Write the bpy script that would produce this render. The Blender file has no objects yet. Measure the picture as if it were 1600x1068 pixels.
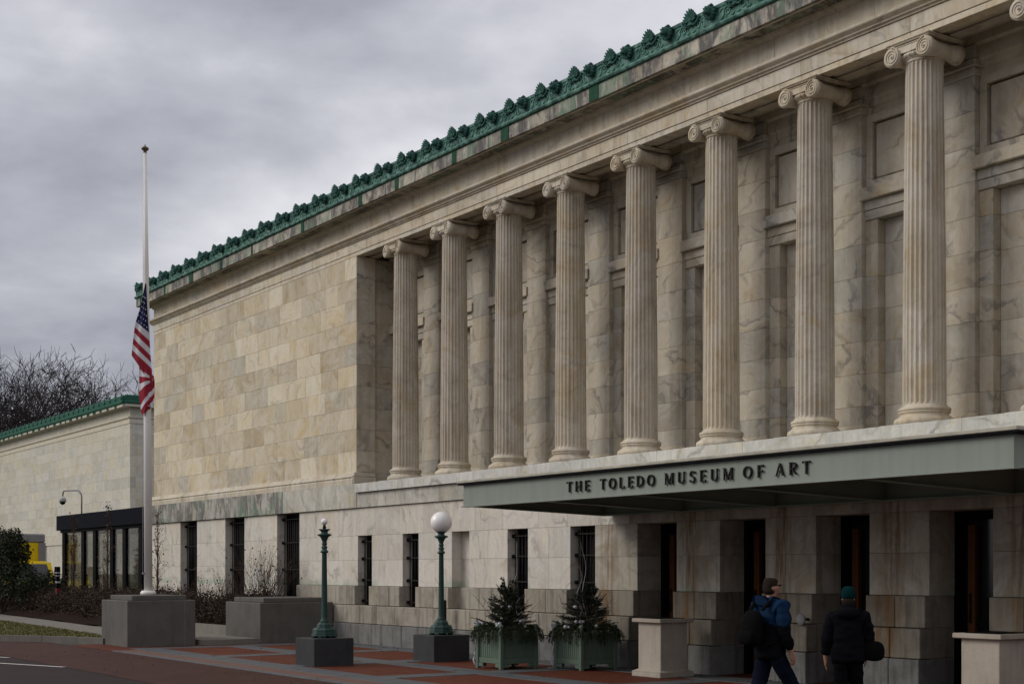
import bpy, bmesh, math, random
from mathutils import Vector, Matrix, noise as mnoise
random.seed(11)
R = math.radians
sc = bpy.context.scene
COL = sc.collection

# ------------------------------------------------------------------ camera
cam = bpy.data.cameras.new('camera'); camo = bpy.data.objects.new('camera', cam); COL.objects.link(camo)
cam.sensor_width = 36; cam.lens = 50.0; cam.shift_y = 0.2237; cam.clip_end = 3000
camo.location = (0, 0, 1.75); camo.rotation_euler = (R(90), 0, R(55.978))
sc.camera = camo
TH = R(34.022)
RV = Vector((math.sin(TH), math.cos(TH), 0)); FV = Vector((-math.cos(TH), math.sin(TH), 0))   # street geometry: across / along the view

# ------------------------------------------------------------------ node helper
class NT:
    def __init__(s, tree): s.t = tree
    def n(s, typ, ins=None, **at):
        nd = s.t.nodes.new('ShaderNode' + typ)
        for k, v in at.items(): setattr(nd, k, v)
        for k, v in (ins or {}).items():
            sk = nd.inputs[k]
            if isinstance(v, bpy.types.NodeSocket): s.t.links.new(v, sk)
            else: sk.default_value = v
        return nd
    def m(s, op, a, b=0.0, c=None, clamp=False):
        ins = {0: a, 1: b}
        if c is not None: ins[2] = c
        return s.n('Math', ins, operation=op, use_clamp=clamp).outputs[0]
    def vm(s, op, a, b):
        return s.n('VectorMath', {0: a, 1: b}, operation=op).outputs[0]
    def mix(s, f, a, b, blend='MIX'):
        def c4(v): return v if isinstance(v, bpy.types.NodeSocket) else (tuple(v) + (1,))[:4]
        return s.n('Mix', {0: f, 6: c4(a), 7: c4(b)}, data_type='RGBA', blend_type=blend, clamp_factor=True).outputs[2]
    def ramp(s, f, stops, interp='LINEAR'):
        nd = s.n('ValToRGB', {0: f}); cr = nd.color_ramp; cr.interpolation = interp
        while len(cr.elements) < len(stops): cr.elements.new(0.5)
        for e, (p, c) in zip(cr.elements, stops):
            e.position = p; e.color = (c, c, c, 1) if isinstance(c, (int, float)) else tuple(c) + (1,)
        return nd.outputs[0]
    def noise(s, v, scale, detail=4, rough=0.55, dist=0.0):
        return s.n('TexNoise', {'Vector': v, 'Scale': scale, 'Detail': detail, 'Roughness': rough, 'Distortion': dist}).outputs[0]
    def scale(s, v, xyz): return s.vm('MULTIPLY', v, xyz)

# ------------------------------------------------------------------ world: overcast sky
SUN_EL, SUN_AZ = R(31), (-0.60, -0.80)      # soft sun behind thick cloud, street side
w = bpy.data.worlds.new('World'); sc.world = w; w.use_nodes = True
w.node_tree.nodes.clear(); t = NT(w.node_tree)
d = t.n('TexCoord').outputs['Generated']
sx = t.n('SeparateXYZ', {0: d})
zc = t.m('MAXIMUM', sx.outputs[2], 0.0)
inv = t.m('DIVIDE', 1.0, t.m('ADD', zc, 0.26))
p = t.n('CombineXYZ', {0: t.m('MULTIPLY', sx.outputs[0], inv), 1: t.m('MULTIPLY', sx.outputs[1], inv), 2: 88.2}).outputs[0]
n1 = t.noise(p, 1.0, 5, 0.5, 0.15)
n2 = t.noise(t.vm('ADD', p, (7.3, 2.1, 0)), 2.9, 7, 0.55, 0.2)
cl = t.m('ADD', t.m('MULTIPLY', n1, 0.68), t.m('MULTIPLY', n2, 0.32))
cloud = t.ramp(cl, [(0.38, (0.25, 0.255, 0.295)), (0.475, (0.39, 0.395, 0.44)), (0.56, (0.59, 0.59, 0.62)), (0.67, (0.78, 0.78, 0.80))])
grad = t.m('ADD', 0.92, t.m('MULTIPLY', zc, 0.42))
cloudc = t.mix(1.0, cloud, t.n('CombineColor', {0: grad, 1: grad, 2: grad}).outputs[0], 'MULTIPLY')
sky = t.n('TexSky', sky_type='NISHITA', sun_disc=False, sun_elevation=SUN_EL, sun_rotation=math.atan2(SUN_AZ[0], SUN_AZ[1]))
bg1 = t.n('Background', {0: cloudc, 1: 1.0}); bg2 = t.n('Background', {0: sky.outputs[0], 1: 0.06})
ms = t.n('MixShader', {0: 0.94, 1: bg2.outputs[0], 2: bg1.outputs[0]})
t.n('OutputWorld', {0: ms.outputs[0]})

# ------------------------------------------------------------------ sun and exposure
sl = bpy.data.lights.new('sun', 'SUN'); sl.energy = 1.25; sl.angle = R(32); sl.color = (1, 0.95, 0.87)
so = bpy.data.objects.new('sun', sl); COL.objects.link(so)
sd = Vector((SUN_AZ[0] * math.cos(SUN_EL), SUN_AZ[1] * math.cos(SUN_EL), math.sin(SUN_EL)))
so.rotation_euler = sd.to_track_quat('Z', 'Y').to_euler(); so.location = (-20, -20, 40)
vs = sc.view_settings; vs.view_transform = 'Standard'; vs.look = 'None'; vs.exposure = 0.38; vs.gamma = 1.0; vs.use_curve_mapping = False

# ------------------------------------------------------------------ mesh helpers
class MB:
    def __init__(s): s.v = []; s.f = []; s.mi = []; s.sm = []
    def add(s, vs, fs, m=0, smooth=False):
        o = len(s.v); s.v += [tuple(v) for v in vs]
        for f in fs: s.f.append([i + o for i in f]); s.mi.append(m); s.sm.append(smooth)
        return s
    def box(s, x0, x1, y0, y1, z0, z1, b=0.0, m=0):
        if b <= 0:
            v = [(x, y, z) for z in (z0, z1) for y in (y0, y1) for x in (x0, x1)]
            return s.add(v, [(0, 2, 3, 1), (4, 5, 7, 6), (0, 1, 5, 4), (2, 6, 7, 3), (0, 4, 6, 2), (1, 3, 7, 5)], m)
        b = min(b, (x1 - x0) * .45, (y1 - y0) * .45, (z1 - z0) * .45)
        bm = bmesh.new()
        c = bmesh.ops.create_cube(bm, size=1.0)
        for vv in bm.verts:
            vv.co = Vector((x0 if vv.co.x < 0 else x1, y0 if vv.co.y < 0 else y1, z0 if vv.co.z < 0 else z1))
        bmesh.ops.bevel(bm, geom=bm.edges[:], offset=b, segments=1, affect='EDGES', profile=.5)
        bm.verts.index_update()
        s.add([vv.co for vv in bm.verts], [[vv.index for vv in ff.verts] for ff in bm.faces], m); bm.free()
        return s
    def lathe(s, prof, seg=24, c=(0, 0, 0), axis='Z', m=0, smooth=True, a0=0.0):
        vs = []
        for r, h in prof:
            for i in range(seg):
                a = a0 + 2 * math.pi * i / seg; x, y = r * math.cos(a), r * math.sin(a)
                q = (x, y, h) if axis == 'Z' else ((x, h, y) if axis == 'Y' else (h, x, y))
                vs.append((q[0] + c[0], q[1] + c[1], q[2] + c[2]))
        fs = []; flip = axis == 'Y'
        for k in range(len(prof) - 1):
            for i in range(seg):
                q = (k * seg + i, k * seg + (i + 1) % seg, (k + 1) * seg + (i + 1) % seg, (k + 1) * seg + i)
                fs.append(q[::-1] if flip else q)
        caps = [list(range(seg))[::-1], [(len(prof) - 1) * seg + i for i in range(seg)]]
        o = len(s.v); s.add(vs, fs, m, smooth)
        for cp in caps:
            s.f.append([i + o for i in (cp[::-1] if flip else cp)]); s.mi.append(m); s.sm.append(False)
        return s
    def tube(s, pts, rad, sides=6, m=0, smooth=True, cap=True):
        pts = [Vector(p) for p in pts]; n = len(pts)
        if not isinstance(rad, (list, tuple)): rad = [rad] * n
        vs = []; up = None
        for i, p in enumerate(pts):
            tg = (pts[min(i + 1, n - 1)] - pts[max(i - 1, 0)])
            tg = tg.normalized() if tg.length > 1e-9 else Vector((0, 0, 1))
            if up is None:
                up = Vector((0, 0, 1)) if abs(tg.z) < .9 else Vector((1, 0, 0))
            a = tg.cross(up); a = a.normalized() if a.length > 1e-6 else Vector((1, 0, 0))
            b = a.cross(tg).normalized(); up = b
            for k in range(sides):
                an = 2 * math.pi * k / sides
                vs.append(p + (a * math.cos(an) + b * math.sin(an)) * rad[i])
        fs = [(i * sides + k, i * sides + (k + 1) % sides, (i + 1) * sides + (k + 1) % sides, (i + 1) * sides + k) for i in range(n - 1) for k in range(sides)]
        if cap: fs += [list(range(sides))[::-1], [(n - 1) * sides + k for k in range(sides)]]
        return s.add(vs, fs, m, smooth)
    def ext(s, prof, x0, x1, m=0):            # closed (y,z) outline swept along x
        n = len(prof)
        vs = [(x0, y, z) for y, z in prof] + [(x1, y, z) for y, z in prof]
        fs = [(i, (i + 1) % n, n + (i + 1) % n, n + i) for i in range(n)] + [list(range(n))[::-1], list(range(n, 2 * n))]
        return s.add(vs, fs, m)
    def poly(s, pts, z0, z1, m=0):            # flat outline in xy, extruded in z
        n = len(pts)
        vs = [(x, y, z0) for x, y in pts] + [(x, y, z1) for x, y in pts]
        return s.add(vs, [(i, (i + 1) % n, n + (i + 1) % n, n + i) for i in range(n)] + [list(range(n))[::-1], list(range(n, 2 * n))], m)
    def blob(s, c, r, sub=2, amp=.0, fr=3., m=0, sq=(1, 1, 1), smooth=True):
        bm = bmesh.new(); bmesh.ops.create_icosphere(bm, subdivisions=sub, radius=1.0)
        vs = []
        for v in bm.verts:
            k = 1 + amp * mnoise.noise(v.co * fr + Vector(c) * 3)
            vs.append((c[0] + v.co.x * r * sq[0] * k, c[1] + v.co.y * r * sq[1] * k, c[2] + v.co.z * r * sq[2] * k))
        bm.verts.index_update()
        s.add(vs, [[q.index for q in f.verts] for f in bm.faces], m, smooth); bm.free(); return s
    def mesh(s, name, mats):
        me = bpy.data.meshes.new(name); me.from_pydata(s.v, [], s.f)
        for mt in (mats if isinstance(mats, (list, tuple)) else [mats]): me.materials.append(mt)
        me.polygons.foreach_set('material_index', s.mi); me.polygons.foreach_set('use_smooth', s.sm)
        me.update(); return me
    def recalc(s):                            # outward normals
        bm = bmesh.new(); vv = [bm.verts.new(v) for v in s.v]
        ok = []
        for f, mi, sm in zip(s.f, s.mi, s.sm):
            try: ff = bm.faces.new([vv[i] for i in f]); ff.material_index = mi; ff.smooth = sm
            except ValueError: pass
        bmesh.ops.recalc_face_normals(bm, faces=bm.faces[:]); bm.verts.index_update()
        s.f = [[v.index for v in f.verts] for f in bm.faces]; s.mi = [f.material_index for f in bm.faces]; s.sm = [f.smooth for f in bm.faces]
        bm.free(); return s
    def build(s, name, mats, parent=None, loc=None):
        return put(name, s.mesh(name, mats), parent, loc)

WT = {}                                       # world offset of parents
def put(name, me, parent=None, loc=None, rot=None, local=False):
    """world placed object; local=True: coordinates are the parent's own"""
    o = bpy.data.objects.new(name, me); COL.objects.link(o)
    if loc: o.location = loc
    if rot: o.rotation_euler = rot
    if parent is not None:
        o.parent = parent
        if not local: o.matrix_parent_inverse = Matrix.Translation(-WT.get(parent.name, Vector()))
    WT[o.name] = (Vector(loc) if loc else Vector()) + (WT.get(parent.name, Vector()) if (local and parent is not None) else Vector())
    return o
def tag(o, label, cat, group=None, kind=None):
    o['label'] = label; o['category'] = cat
    if group: o['group'] = group
    if kind: o['kind'] = kind
    return o
def thing(name, label, cat, loc=(0, 0, 0), group=None):
    o = bpy.data.objects.new(name, None); COL.objects.link(o); o.location = loc; o.empty_display_size = .2
    WT[o.name] = Vector(loc); return tag(o, label, cat, group)
def struct(o): o['kind'] = 'structure'; return o

# ------------------------------------------------------------------ materials
def material(name, fn):
    m = bpy.data.materials.new(name); m.use_nodes = True; m.node_tree.nodes.clear(); t = NT(m.node_tree)
    sh = fn(t); out = t.n('OutputMaterial'); t.t.links.new(sh, out.inputs[0]); return m
def bsdf(t, col, rough=.6, bump=None, bstr=.2, bdist=.02, metal=0.0, spec=.3, **k):
    ins = {'Base Color': col if isinstance(col, bpy.types.NodeSocket) else tuple(col) + (1,), 'Roughness': rough, 'Metallic': metal, 'Specular IOR Level': spec}
    if bump is not None:
        ins['Normal'] = t.n('Bump', {'Strength': bstr, 'Distance': bdist, 'Height': bump}).outputs[0]
    ins.update(k)
    return t.n('BsdfPrincipled', ins).outputs[0]
def simple(name, col, rough=.6, var=.15, sc_=8., metal=0.0, spec=.12, bstr=.1):
    def fn(t):
        p = t.n('NewGeometry').outputs['Position']
        n = t.noise(p, sc_, 5)
        c = t.mix(n, tuple(x * (1 - var) for x in col), tuple(min(1, x * (1 + var)) for x in col))
        return bsdf(t, c, rough, n, bstr, .01, metal, spec)
    return material(name, fn)

def marble(name, cols, vein=.5, streak=.35, stain=None, zgreen=None, rust=False, vcol=(.19, .18, .165), rough=.62, wamt=.55):
    def fn(t):
        p = t.n('NewGeometry').outputs['Position']; rnd = t.n('ObjectInfo').outputs['Random']
        off = t.n('CombineXYZ', {0: t.m('MULTIPLY', rnd, 37.), 1: t.m('MULTIPLY', rnd, 91.), 2: t.m('MULTIPLY', rnd, 53.)}).outputs[0]
        v = t.vm('ADD', p, off)
        ang = t.m('MULTIPLY', t.m('FRACT', t.m('MULTIPLY', rnd, 17.3)), 3.0)
        v = t.n('VectorRotate', {'Vector': v, 'Axis': (0.1, 1, 0.05), 'Angle': ang}, rotation_type='AXIS_ANGLE').outputs[0]
        st = [(i / (len(cols) - 1), c) for i, c in enumerate(cols)]
        base = t.ramp(t.m('FRACT', t.m('MULTIPLY', rnd, 7.77)), st)
        va = t.scale(t.vm('ADD', v, t.vm('MULTIPLY', t.n('TexNoise', {'Vector': v, 'Scale': 1.3, 'Detail': 3.}).outputs[1], (.9, .9, .9))), (.8, 1.2, 1.7))          # bedding: long soft bands, turned differently in every block
        cloudn = t.noise(va, 1.1, 7, .62, .7)
        base = t.mix(t.ramp(cloudn, [(.40, .0), (.64, .8)]), base, t.mix(.55, base, (.66, .63, .57)))
        warm = t.noise(t.vm('ADD', va, (5.2, 1.7, 9.1)), 1.4, 6, .62, .9)
        base = t.mix(t.m('MULTIPLY', t.ramp(warm, [(.52, 0.), (.68, 1.)]), wamt), base, t.mix(1., base, (.92, .78, .55), 'MULTIPLY'))
        w1 = t.n('TexWave', {'Vector': va, 'Scale': .42, 'Distortion': 10., 'Detail': 6., 'Detail Scale': 1.3, 'Detail Roughness': .66}, wave_type='BANDS', bands_direction='Z').outputs[1]
        vn = t.ramp(w1, [(.0, 1.), (.07, .35), (.22, 0.)])
        mask = t.ramp(t.noise(v, 1.2, 4), [(.42, 0.), (.60, 1.)])
        vf = t.m('MULTIPLY', t.m('MULTIPLY', vn, mask), vein)
        base = t.mix(vf, base, vcol)
        fine = t.noise(t.scale(va, (2, 2, 2.6)), 3.0, 8, .72, .9)
        base = t.mix(t.m('MULTIPLY', t.ramp(fine, [(.46, 0.), (.66, 1.)]), .36), base, t.mix(1., base, (.66, .63, .58), 'MULTIPLY'))
        sk = t.noise(t.scale(p, (5, 5, .35)), 1.5, 5, .6)
        base = t.mix(t.m('MULTIPLY', t.ramp(sk, [(.48, 0.), (.72, 1.)]), streak), base, t.mix(1., base, (.52, .47, .40), 'MULTIPLY'))
        sz = t.n('SeparateXYZ', {0: p})
        if stain:      # copper wash and soot streaks
            s1 = t.ramp(t.noise(t.scale(p, (1.6, 1.6, .8)), 1.6, 8, .7, .4), [(.43, 0.), (.55, 1.)])
            base = t.mix(t.m('MULTIPLY', s1, stain), base, (.070, .062, .058))
            s2 = t.ramp(t.noise(t.scale(p, (1.1, 1.1, .8)), 1.4, 7, .68, .3), [(.50, 0.), (.60, 1.)])
            base = t.mix(t.m('MULTIPLY', s2, stain * .7), base, (.12, .20, .13))
            s3 = t.ramp(t.noise(t.scale(p, (7, 7, 1.3)), 1.3, 7, .68, .5), [(.53, 0.), (.63, 1.)])
            base = t.mix(t.m('MULTIPLY', s3, .6), base, (.40, .40, .35))
        if zgreen:     # thin copper wash collected on the lowest edge of the course
            f = t.m('MULTIPLY', t.m('SUBTRACT', 1., t.m('DIVIDE', t.m('SUBTRACT', sz.outputs[2], zgreen), .20), clamp=True), t.m('GREATER_THAN', sz.outputs[2], zgreen - .01))
            f = t.m('MULTIPLY', f, t.ramp(t.noise(t.scale(p, (1, 1, .3)), 1.1, 4), [(.45, 0.), (.60, 1.)]))
            base = t.mix(t.m('MULTIPLY', f, .6), base, (.20, .31, .24))
        if rust:       # rust runs under each canopy beam
            k = t.m('ABSOLUTE', t.m('SUBTRACT', t.m('FRACT', t.m('DIVIDE', t.m('ADD', sz.outputs[0], 21.0 + 1.126), 2.252)), .5))
            kn = t.m('ADD', k, t.m('MULTIPLY', t.m('SUBTRACT', t.noise(t.scale(p, (9, 9, .7)), 1., 4), .5), .22))
            f = t.ramp(kn, [(.02, 1.), (.15, 0.)])
            f = t.m('MULTIPLY', f, t.ramp(t.noise(t.scale(p, (14, 14, 1.5)), 1., 4), [(.40, 0.1), (.62, 1.)]))
            base = t.mix(t.m('MULTIPLY', f, .8), base, (.15, .078, .024))
        b = t.m('ADD', t.noise(p, 30., 4), t.m('MULTIPLY', fine, .8))
        return bsdf(t, base, rough, b, .25, .006, spec=.25)
    return material(name, fn)

M = {}
M['wall'] = marble('marble_pavilion', [(.58, .485, .325), (.42, .345, .23), (.63, .54, .38), (.37, .29, .175), (.66, .585, .435), (.49, .40, .265), (.37, .335, .27), (.58, .475, .305)], .40, .22, wamt=.65)
M['wing'] = marble('marble_wing', [(.52, .49, .395), (.58, .55, .46), (.46, .435, .355), (.56, .505, .38), (.52, .51, .455), (.43, .41, .35)], .25, .22, wamt=.35)
M['base_marble'] = marble('marble_basement', [(.54, .495, .43), (.60, .555, .49), (.48, .44, .385), (.57, .52, .445), (.52, .495, .45)], .50, .28, zgreen=1.40, wamt=.4)
M['pier'] = marble('marble_entrance_pier', [(.32, .285, .225), (.37, .33, .26), (.28, .25, .20)], .50, .55, zgreen=1.40, rust=True, wamt=.5)  # basement marble with canopy shade put into its colour, plus stains and rust
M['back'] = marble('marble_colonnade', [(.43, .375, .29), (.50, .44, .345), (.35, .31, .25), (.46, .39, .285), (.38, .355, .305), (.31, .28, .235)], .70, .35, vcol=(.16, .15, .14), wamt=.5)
M['column'] = marble('marble_column', [(.56, .48, .355), (.48, .41, .305), (.57, .495, .38), (.43, .375, .295), (.52, .45, .34)], .28, .65, wamt=.6)
M['entab'] = marble('marble_entablature', [(.56, .48, .35), (.48, .41, .30), (.60, .52, .39), (.50, .45, .365), (.44, .375, .275)], .45, .50, wamt=.6)
M['corona'] = marble('marble_corona', [(.43, .38, .29), (.22, .185, .15), (.40, .36, .28), (.17, .145, .125), (.46, .42, .33)], .3, .5, stain=.95)
M['belt'] = marble('marble_belt_stained', [(.30, .285, .25), (.26, .245, .22)], .3, .4, stain=.80)
M['belt2'] = marble('marble_belt', [(.50, .475, .415), (.45, .43, .375), (.53, .50, .44)], .55, .35, stain=.25)
M['styl'] = marble('marble_stylobate', [(.56, .56, .52), (.61, .60, .56), (.52, .53, .49)], .60, .2, stain=.16)
def granite_course(name, cols, rust=False):
    def fn(t):
        p = t.n('NewGeometry').outputs['Position']; rnd = t.n('ObjectInfo').outputs['Random']
        base = t.ramp(t.m('FRACT', t.m('MULTIPLY', rnd, 7.77)), [(i / (len(cols) - 1), c) for i, c in enumerate(cols)])
        sp_ = t.noise(p, 55., 4, .7); big = t.noise(t.vm('ADD', p, t.n('CombineXYZ', {0: t.m('MULTIPLY', rnd, 31.)}).outputs[0]), 2.6, 6, .65)
        base = t.mix(t.ramp(sp_, [(.38, .0), (.62, .5)]), base, t.mix(1., base, (.66, .64, .62), 'MULTIPLY'))
        base = t.mix(t.ramp(big, [(.44, .0), (.66, .65)]), base, t.mix(1., base, (.55, .53, .50), 'MULTIPLY'))
        sk = t.noise(t.scale(p, (6, 6, .6)), 1.3, 6, .65)
        base = t.mix(t.ramp(sk, [(.50, .0), (.66, .6)]), base, t.mix(1., base, (.42, .40, .37), 'MULTIPLY'))
        if rust:
            x_ = t.n('SeparateXYZ', {0: p}).outputs[0]
            k = t.m('ABSOLUTE', t.m('SUBTRACT', t.m('FRACT', t.m('DIVIDE', t.m('ADD', x_, 21.0 + 1.126), 2.252)), .5))
            kn = t.m('ADD', k, t.m('MULTIPLY', t.m('SUBTRACT', t.noise(t.scale(p, (7, 7, .9)), 1., 5), .5), .35))
            f = t.m('MULTIPLY', t.ramp(kn, [(.02, 1.), (.16, 0.)]), t.ramp(t.noise(t.scale(p, (9, 9, 1.5)), 1., 5), [(.38, .1), (.6, 1.)]))
            base = t.mix(t.m('MULTIPLY', f, .8), base, (.17, .085, .022))
        return bsdf(t, base, .85, t.m('ADD', sp_, t.m('MULTIPLY', big, .6)), .35, .008, spec=.1)
    return material(name, fn)
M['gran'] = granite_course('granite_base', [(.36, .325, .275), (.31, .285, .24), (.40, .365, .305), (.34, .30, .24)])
M['gran_pier'] = granite_course('granite_entrance_pier', [(.25, .224, .184), (.21, .19, .157), (.285, .257, .21)], True)  # base granite, colour lowered to carry the shade below the canopy; rust added
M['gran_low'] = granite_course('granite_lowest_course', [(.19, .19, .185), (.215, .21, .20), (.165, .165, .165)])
M['mortar'] = simple('mortar', (.26, .235, .195), .9)

def granite(name, c1, c2, rough=.7):
    def fn(t):
        p = t.n('NewGeometry').outputs['Position']
        n = t.n('TexVoronoi', {'Vector': p, 'Scale': 90.}).outputs[0]
        b = t.noise(p, 2.2, 5, .6); s = t.noise(t.scale(p, (5, 5, .6)), 1.3, 5)
        c = t.mix(t.ramp(n, [(.15, 0.), (.6, 1.)]), c1, c2)
        c = t.mix(t.m('MULTIPLY', t.ramp(b, [(.4, 0.), (.7, 1.)]), .45), c, t.mix(1., c, (.6, .58, .55), 'MULTIPLY'))
        c = t.mix(t.m('MULTIPLY', t.ramp(s, [(.5, 0.), (.72, 1.)]), .4), c, t.mix(1., c, (.55, .55, .55), 'MULTIPLY'))
        return bsdf(t, c, rough, t.noise(p, 60., 4), .2, .004, spec=.12)
    return material(name, fn)
M['plinth'] = granite('plinth_granite', (.078, .073, .067), (.125, .117, .107))
M['lampblock'] = granite('lamp_block_granite', (.028, .028, .030), (.048, .048, .050), .6)
M['slab'] = granite('bluestone_slab', (.070, .076, .083), (.105, .110, .115), .6)
M['pink'] = granite('pink_granite_band', (.11, .06, .048), (.16, .095, .078), .7)
M['conc'] = granite('concrete_path', (.15, .138, .118), (.20, .187, .162), .85)
M['kerb'] = granite('kerb_stone', (.115, .107, .095), (.16, .15, .135), .85)
M['castbox'] = granite('cast_stone_box', (.36, .31, .255), (.42, .37, .31), .8)

def copper(t):
    p = t.n('NewGeometry').outputs['Position']; n = t.noise(p, 6., 6, .65); n2 = t.noise(t.scale(p, (8, 8, 1)), 1., 4)
    ao = t.n('AmbientOcclusion', {'Distance': .08}).outputs['AO'] if False else None
    c = t.ramp(n, [(.36, (.012, .042, .035)), (.48, (.042, .125, .100)), (.60, (.125, .255, .210))])
    c = t.mix(t.ramp(n2, [(.55, 0.), (.7, .6)]), c, (.016, .04, .03))
    return bsdf(t, c, .7, n, .3, .01)
M['copper'] = material('verdigris_copper', copper)
M['copper_pale'] = simple('pale_verdigris', (.090, .215, .170), .75, .5, 12.)
M['copper_strap'] = simple('green_copper_strap', (.014, .060, .034), .75, .6, 9.)
M['copper_wing'] = simple('wing_verdigris', (.026, .095, .066), .75, .5, 5.)
M['copper_dark'] = simple('dark_verdigris', (.042, .108, .090), .75, .75, 16.)
M['lampgreen'] = simple('lamp_green_patina', (.021, .052, .043), .55, .35, 14., spec=.25)
def canopy_paint(t):
    p = t.n('NewGeometry').outputs['Position']; a = t.noise(t.scale(p, (7, 7, .6)), 1., 6, .6); b = t.noise(p, 1.1, 5, .6); c = (.215, .240, .205)
    col = t.mix(t.m('MULTIPLY', t.ramp(a, [(.45, 0.), (.7, 1.)]), .35), c, (.15, .165, .14)); col = t.mix(t.m('MULTIPLY', t.ramp(b, [(.4, 0.), (.7, 1.)]), .3), col, (.245, .262, .232))
    return bsdf(t, col, .5, b, .06, .02, spec=.2)
M['canopy'] = material('canopy_grey_green_paint', canopy_paint)
M['canopy_in'] = simple('canopy_under_paint', (.27, .34, .28), .5, .12, 3.)  # same paint as the fascia, colour lightened so the shaded ribs show
M['flash'] = simple('weathered_flashing', (.36, .34, .28), .7, .5, 5.)
M['letter'] = simple('dark_bronze_letter', (.022, .020, .018), .4, .3, 20., metal=.6)
M['iron'] = simple('black_iron', (.016, .013, .013), .6, .4, 20.)
M['black'] = simple('black_paint', (.005, .005, .0065), .6, .2, 6., spec=.04)
M['fascia'] = simple('dark_slate_fascia', (.006, .0068, .011), .7, .12, 3., spec=.03)
M['darkglass'] = simple('dark_window_glass', (.006, .006, .007), .12, .1, 3., spec=.5, bstr=0.)
M['oak'] = simple('brown_oak_door', (.095, .036, .012), .5, .35, 9.)
M['white'] = simple('white_pole_paint', (.66, .635, .60), .4, .07, 1.7, spec=.4)
M['ball'] = simple('tarnished_gold', (.10, .075, .05), .45, .3, 9., metal=.6)
M['globe'] = material('opal_globe', lambda t: bsdf(t, (.80, .775, .755), .25, spec=.5, **{'Subsurface Weight': .25, 'Subsurface Radius': (.1, .1, .1)}))
M['rubber'] = simple('rubber', (.012, .012, .012), .8)
M['planter'] = simple('planter_sage_paint', (.105, .142, .108), .6, .12, 4., bstr=.05)
M['bauble'] = simple('pearl_bauble', (.26, .255, .265), .25, .1, 8., spec=.6)
M['silver'] = simple('silver_ribbon', (.45, .44, .47), .4, .15, 30.)
M['twig'] = simple('brown_twig', (.060, .043, .035), .85, .4, 12.)
M['twigpale'] = simple('silvered_twig', (.40, .385, .37), .7, .2, 20.)
M['bark'] = simple('dark_bark', (.030, .024, .023), .9, .4, 5.)
M['yellow'] = simple('yellow_truck_paint', (.60, .42, .012), .4, .06, 2.)
M['grey'] = simple('grey_metal', (.20, .195, .20), .5, .1, 4.)
M['red'] = simple('red_sign', (.16, .02, .025), .5, .2, 9.)
M['signwhite'] = simple('sign_white', (.36, .36, .35), .5, .1, 9.)
M['headl'] = simple('headlamp', (.55, .55, .5), .15, .05, 9., spec=.6)
M['roof'] = simple('roof_sheet', (.10, .11, .10), .8)
def pane(t):
    lw = t.n('LayerWeight', {0: .5}).outputs[0]
    f = t.m('ADD', .07, t.m('MULTIPLY', t.m('POWER', lw, 3.), .55))
    tr = t.n('BsdfTransparent', {0: (.60, .59, .52, 1)}).outputs[0]; gl = t.n('BsdfGlossy', {0: (.9, .9, .9, 1), 'Roughness': .02}).outputs[0]
    return t.n('MixShader', {0: f, 1: tr, 2: gl}).outputs[0]
M['pane'] = material('vestibule_glass', pane)
def leafmat(name, a, b, rough=.7):
    def fn(t):
        r = t.noise(t.n('NewGeometry').outputs['Position'], 23., 3)
        c = t.ramp(r, [(.33, a), (.66, b)])
        return bsdf(t, c, rough, spec=.2)
    return material(name, fn)
M['needle'] = leafmat('fir_needles', (.010, .020, .012), (.030, .048, .026))
M['cedar'] = leafmat('cedar_garland', (.016, .024, .010), (.042, .050, .022))
M['evergreen'] = leafmat('evergreen_leaf', (.010, .016, .007), (.032, .036, .016))
M['brownleaf'] = leafmat('brown_leaf', (.020, .011, .006), (.055, .033, .018))
M['redleaf'] = leafmat('red_brown_leaf', (.045, .014, .009), (.095, .035, .020))
M['grass'] = leafmat('winter_grass', (.060, .060, .014), (.12, .105, .032))
M['soil'] = simple('mulch', (.018, .011, .008), .95, .6, 18., spec=.03, bstr=1.)
M['lawn'] = simple('lawn_soil', (.085, .085, .028), .95, .35, 9., bstr=.6)
M['asphalt'] = simple('ground_asphalt', (.06, .06, .06), .9, .3, 6.)
def brickmat(name, c1, c2, mort, bw=.205, bh=.10, rot=0.):
    def fn(t):
        p = t.n('NewGeometry').outputs['Position']
        v = t.n('VectorRotate', {'Vector': p, 'Angle': rot}, rotation_type='Z_AXIS').outputs[0]
        br = t.n('TexBrick', {'Vector': v, 'Color1': c1 + (1,), 'Color2': c2 + (1,), 'Mortar': mort + (1,), 'Scale': 1., 'Mortar Size': .005, 'Mortar Smooth': .3, 'Bias': 0., 'Brick Width': bw, 'Row Height': bh})
        n = t.noise(p, .9, 6, .6); n2 = t.noise(p, 8., 5)
        c = t.mix(t.m('MULTIPLY', t.ramp(n, [(.38, 0.), (.68, 1.)]), .5), br.outputs[0], t.mix(1., br.outputs[0], (.55, .52, .52), 'MULTIPLY'))
        c = t.mix(t.m('MULTIPLY', t.ramp(n2, [(.4, 0.), (.7, 1.)]), .35), c, t.mix(1., c, (.65, .62, .62), 'MULTIPLY'))
        h = t.m('SUBTRACT', t.m('MULTIPLY', n2, .4), br.outputs[1])
        return bsdf(t, c, .75, h, .5, .006, spec=.10)
    return material(name, fn)
M['brick'] = brickmat('red_paver_brick', (.135, .038, .019), (.105, .030, .016), (.045, .022, .016))
M['roadbrick'] = brickmat('road_paver_brick', (.072, .030, .021), (.058, .025, .019), (.028, .018, .015), rot=.785)
M['darkbrick'] = brickmat('dark_road_brick', (.038, .023, .023), (.031, .020, .021), (.020, .015, .015), rot=.785)
M['stripe'] = simple('road_paint', (.45, .44, .41), .7, .35, 7.)

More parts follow.
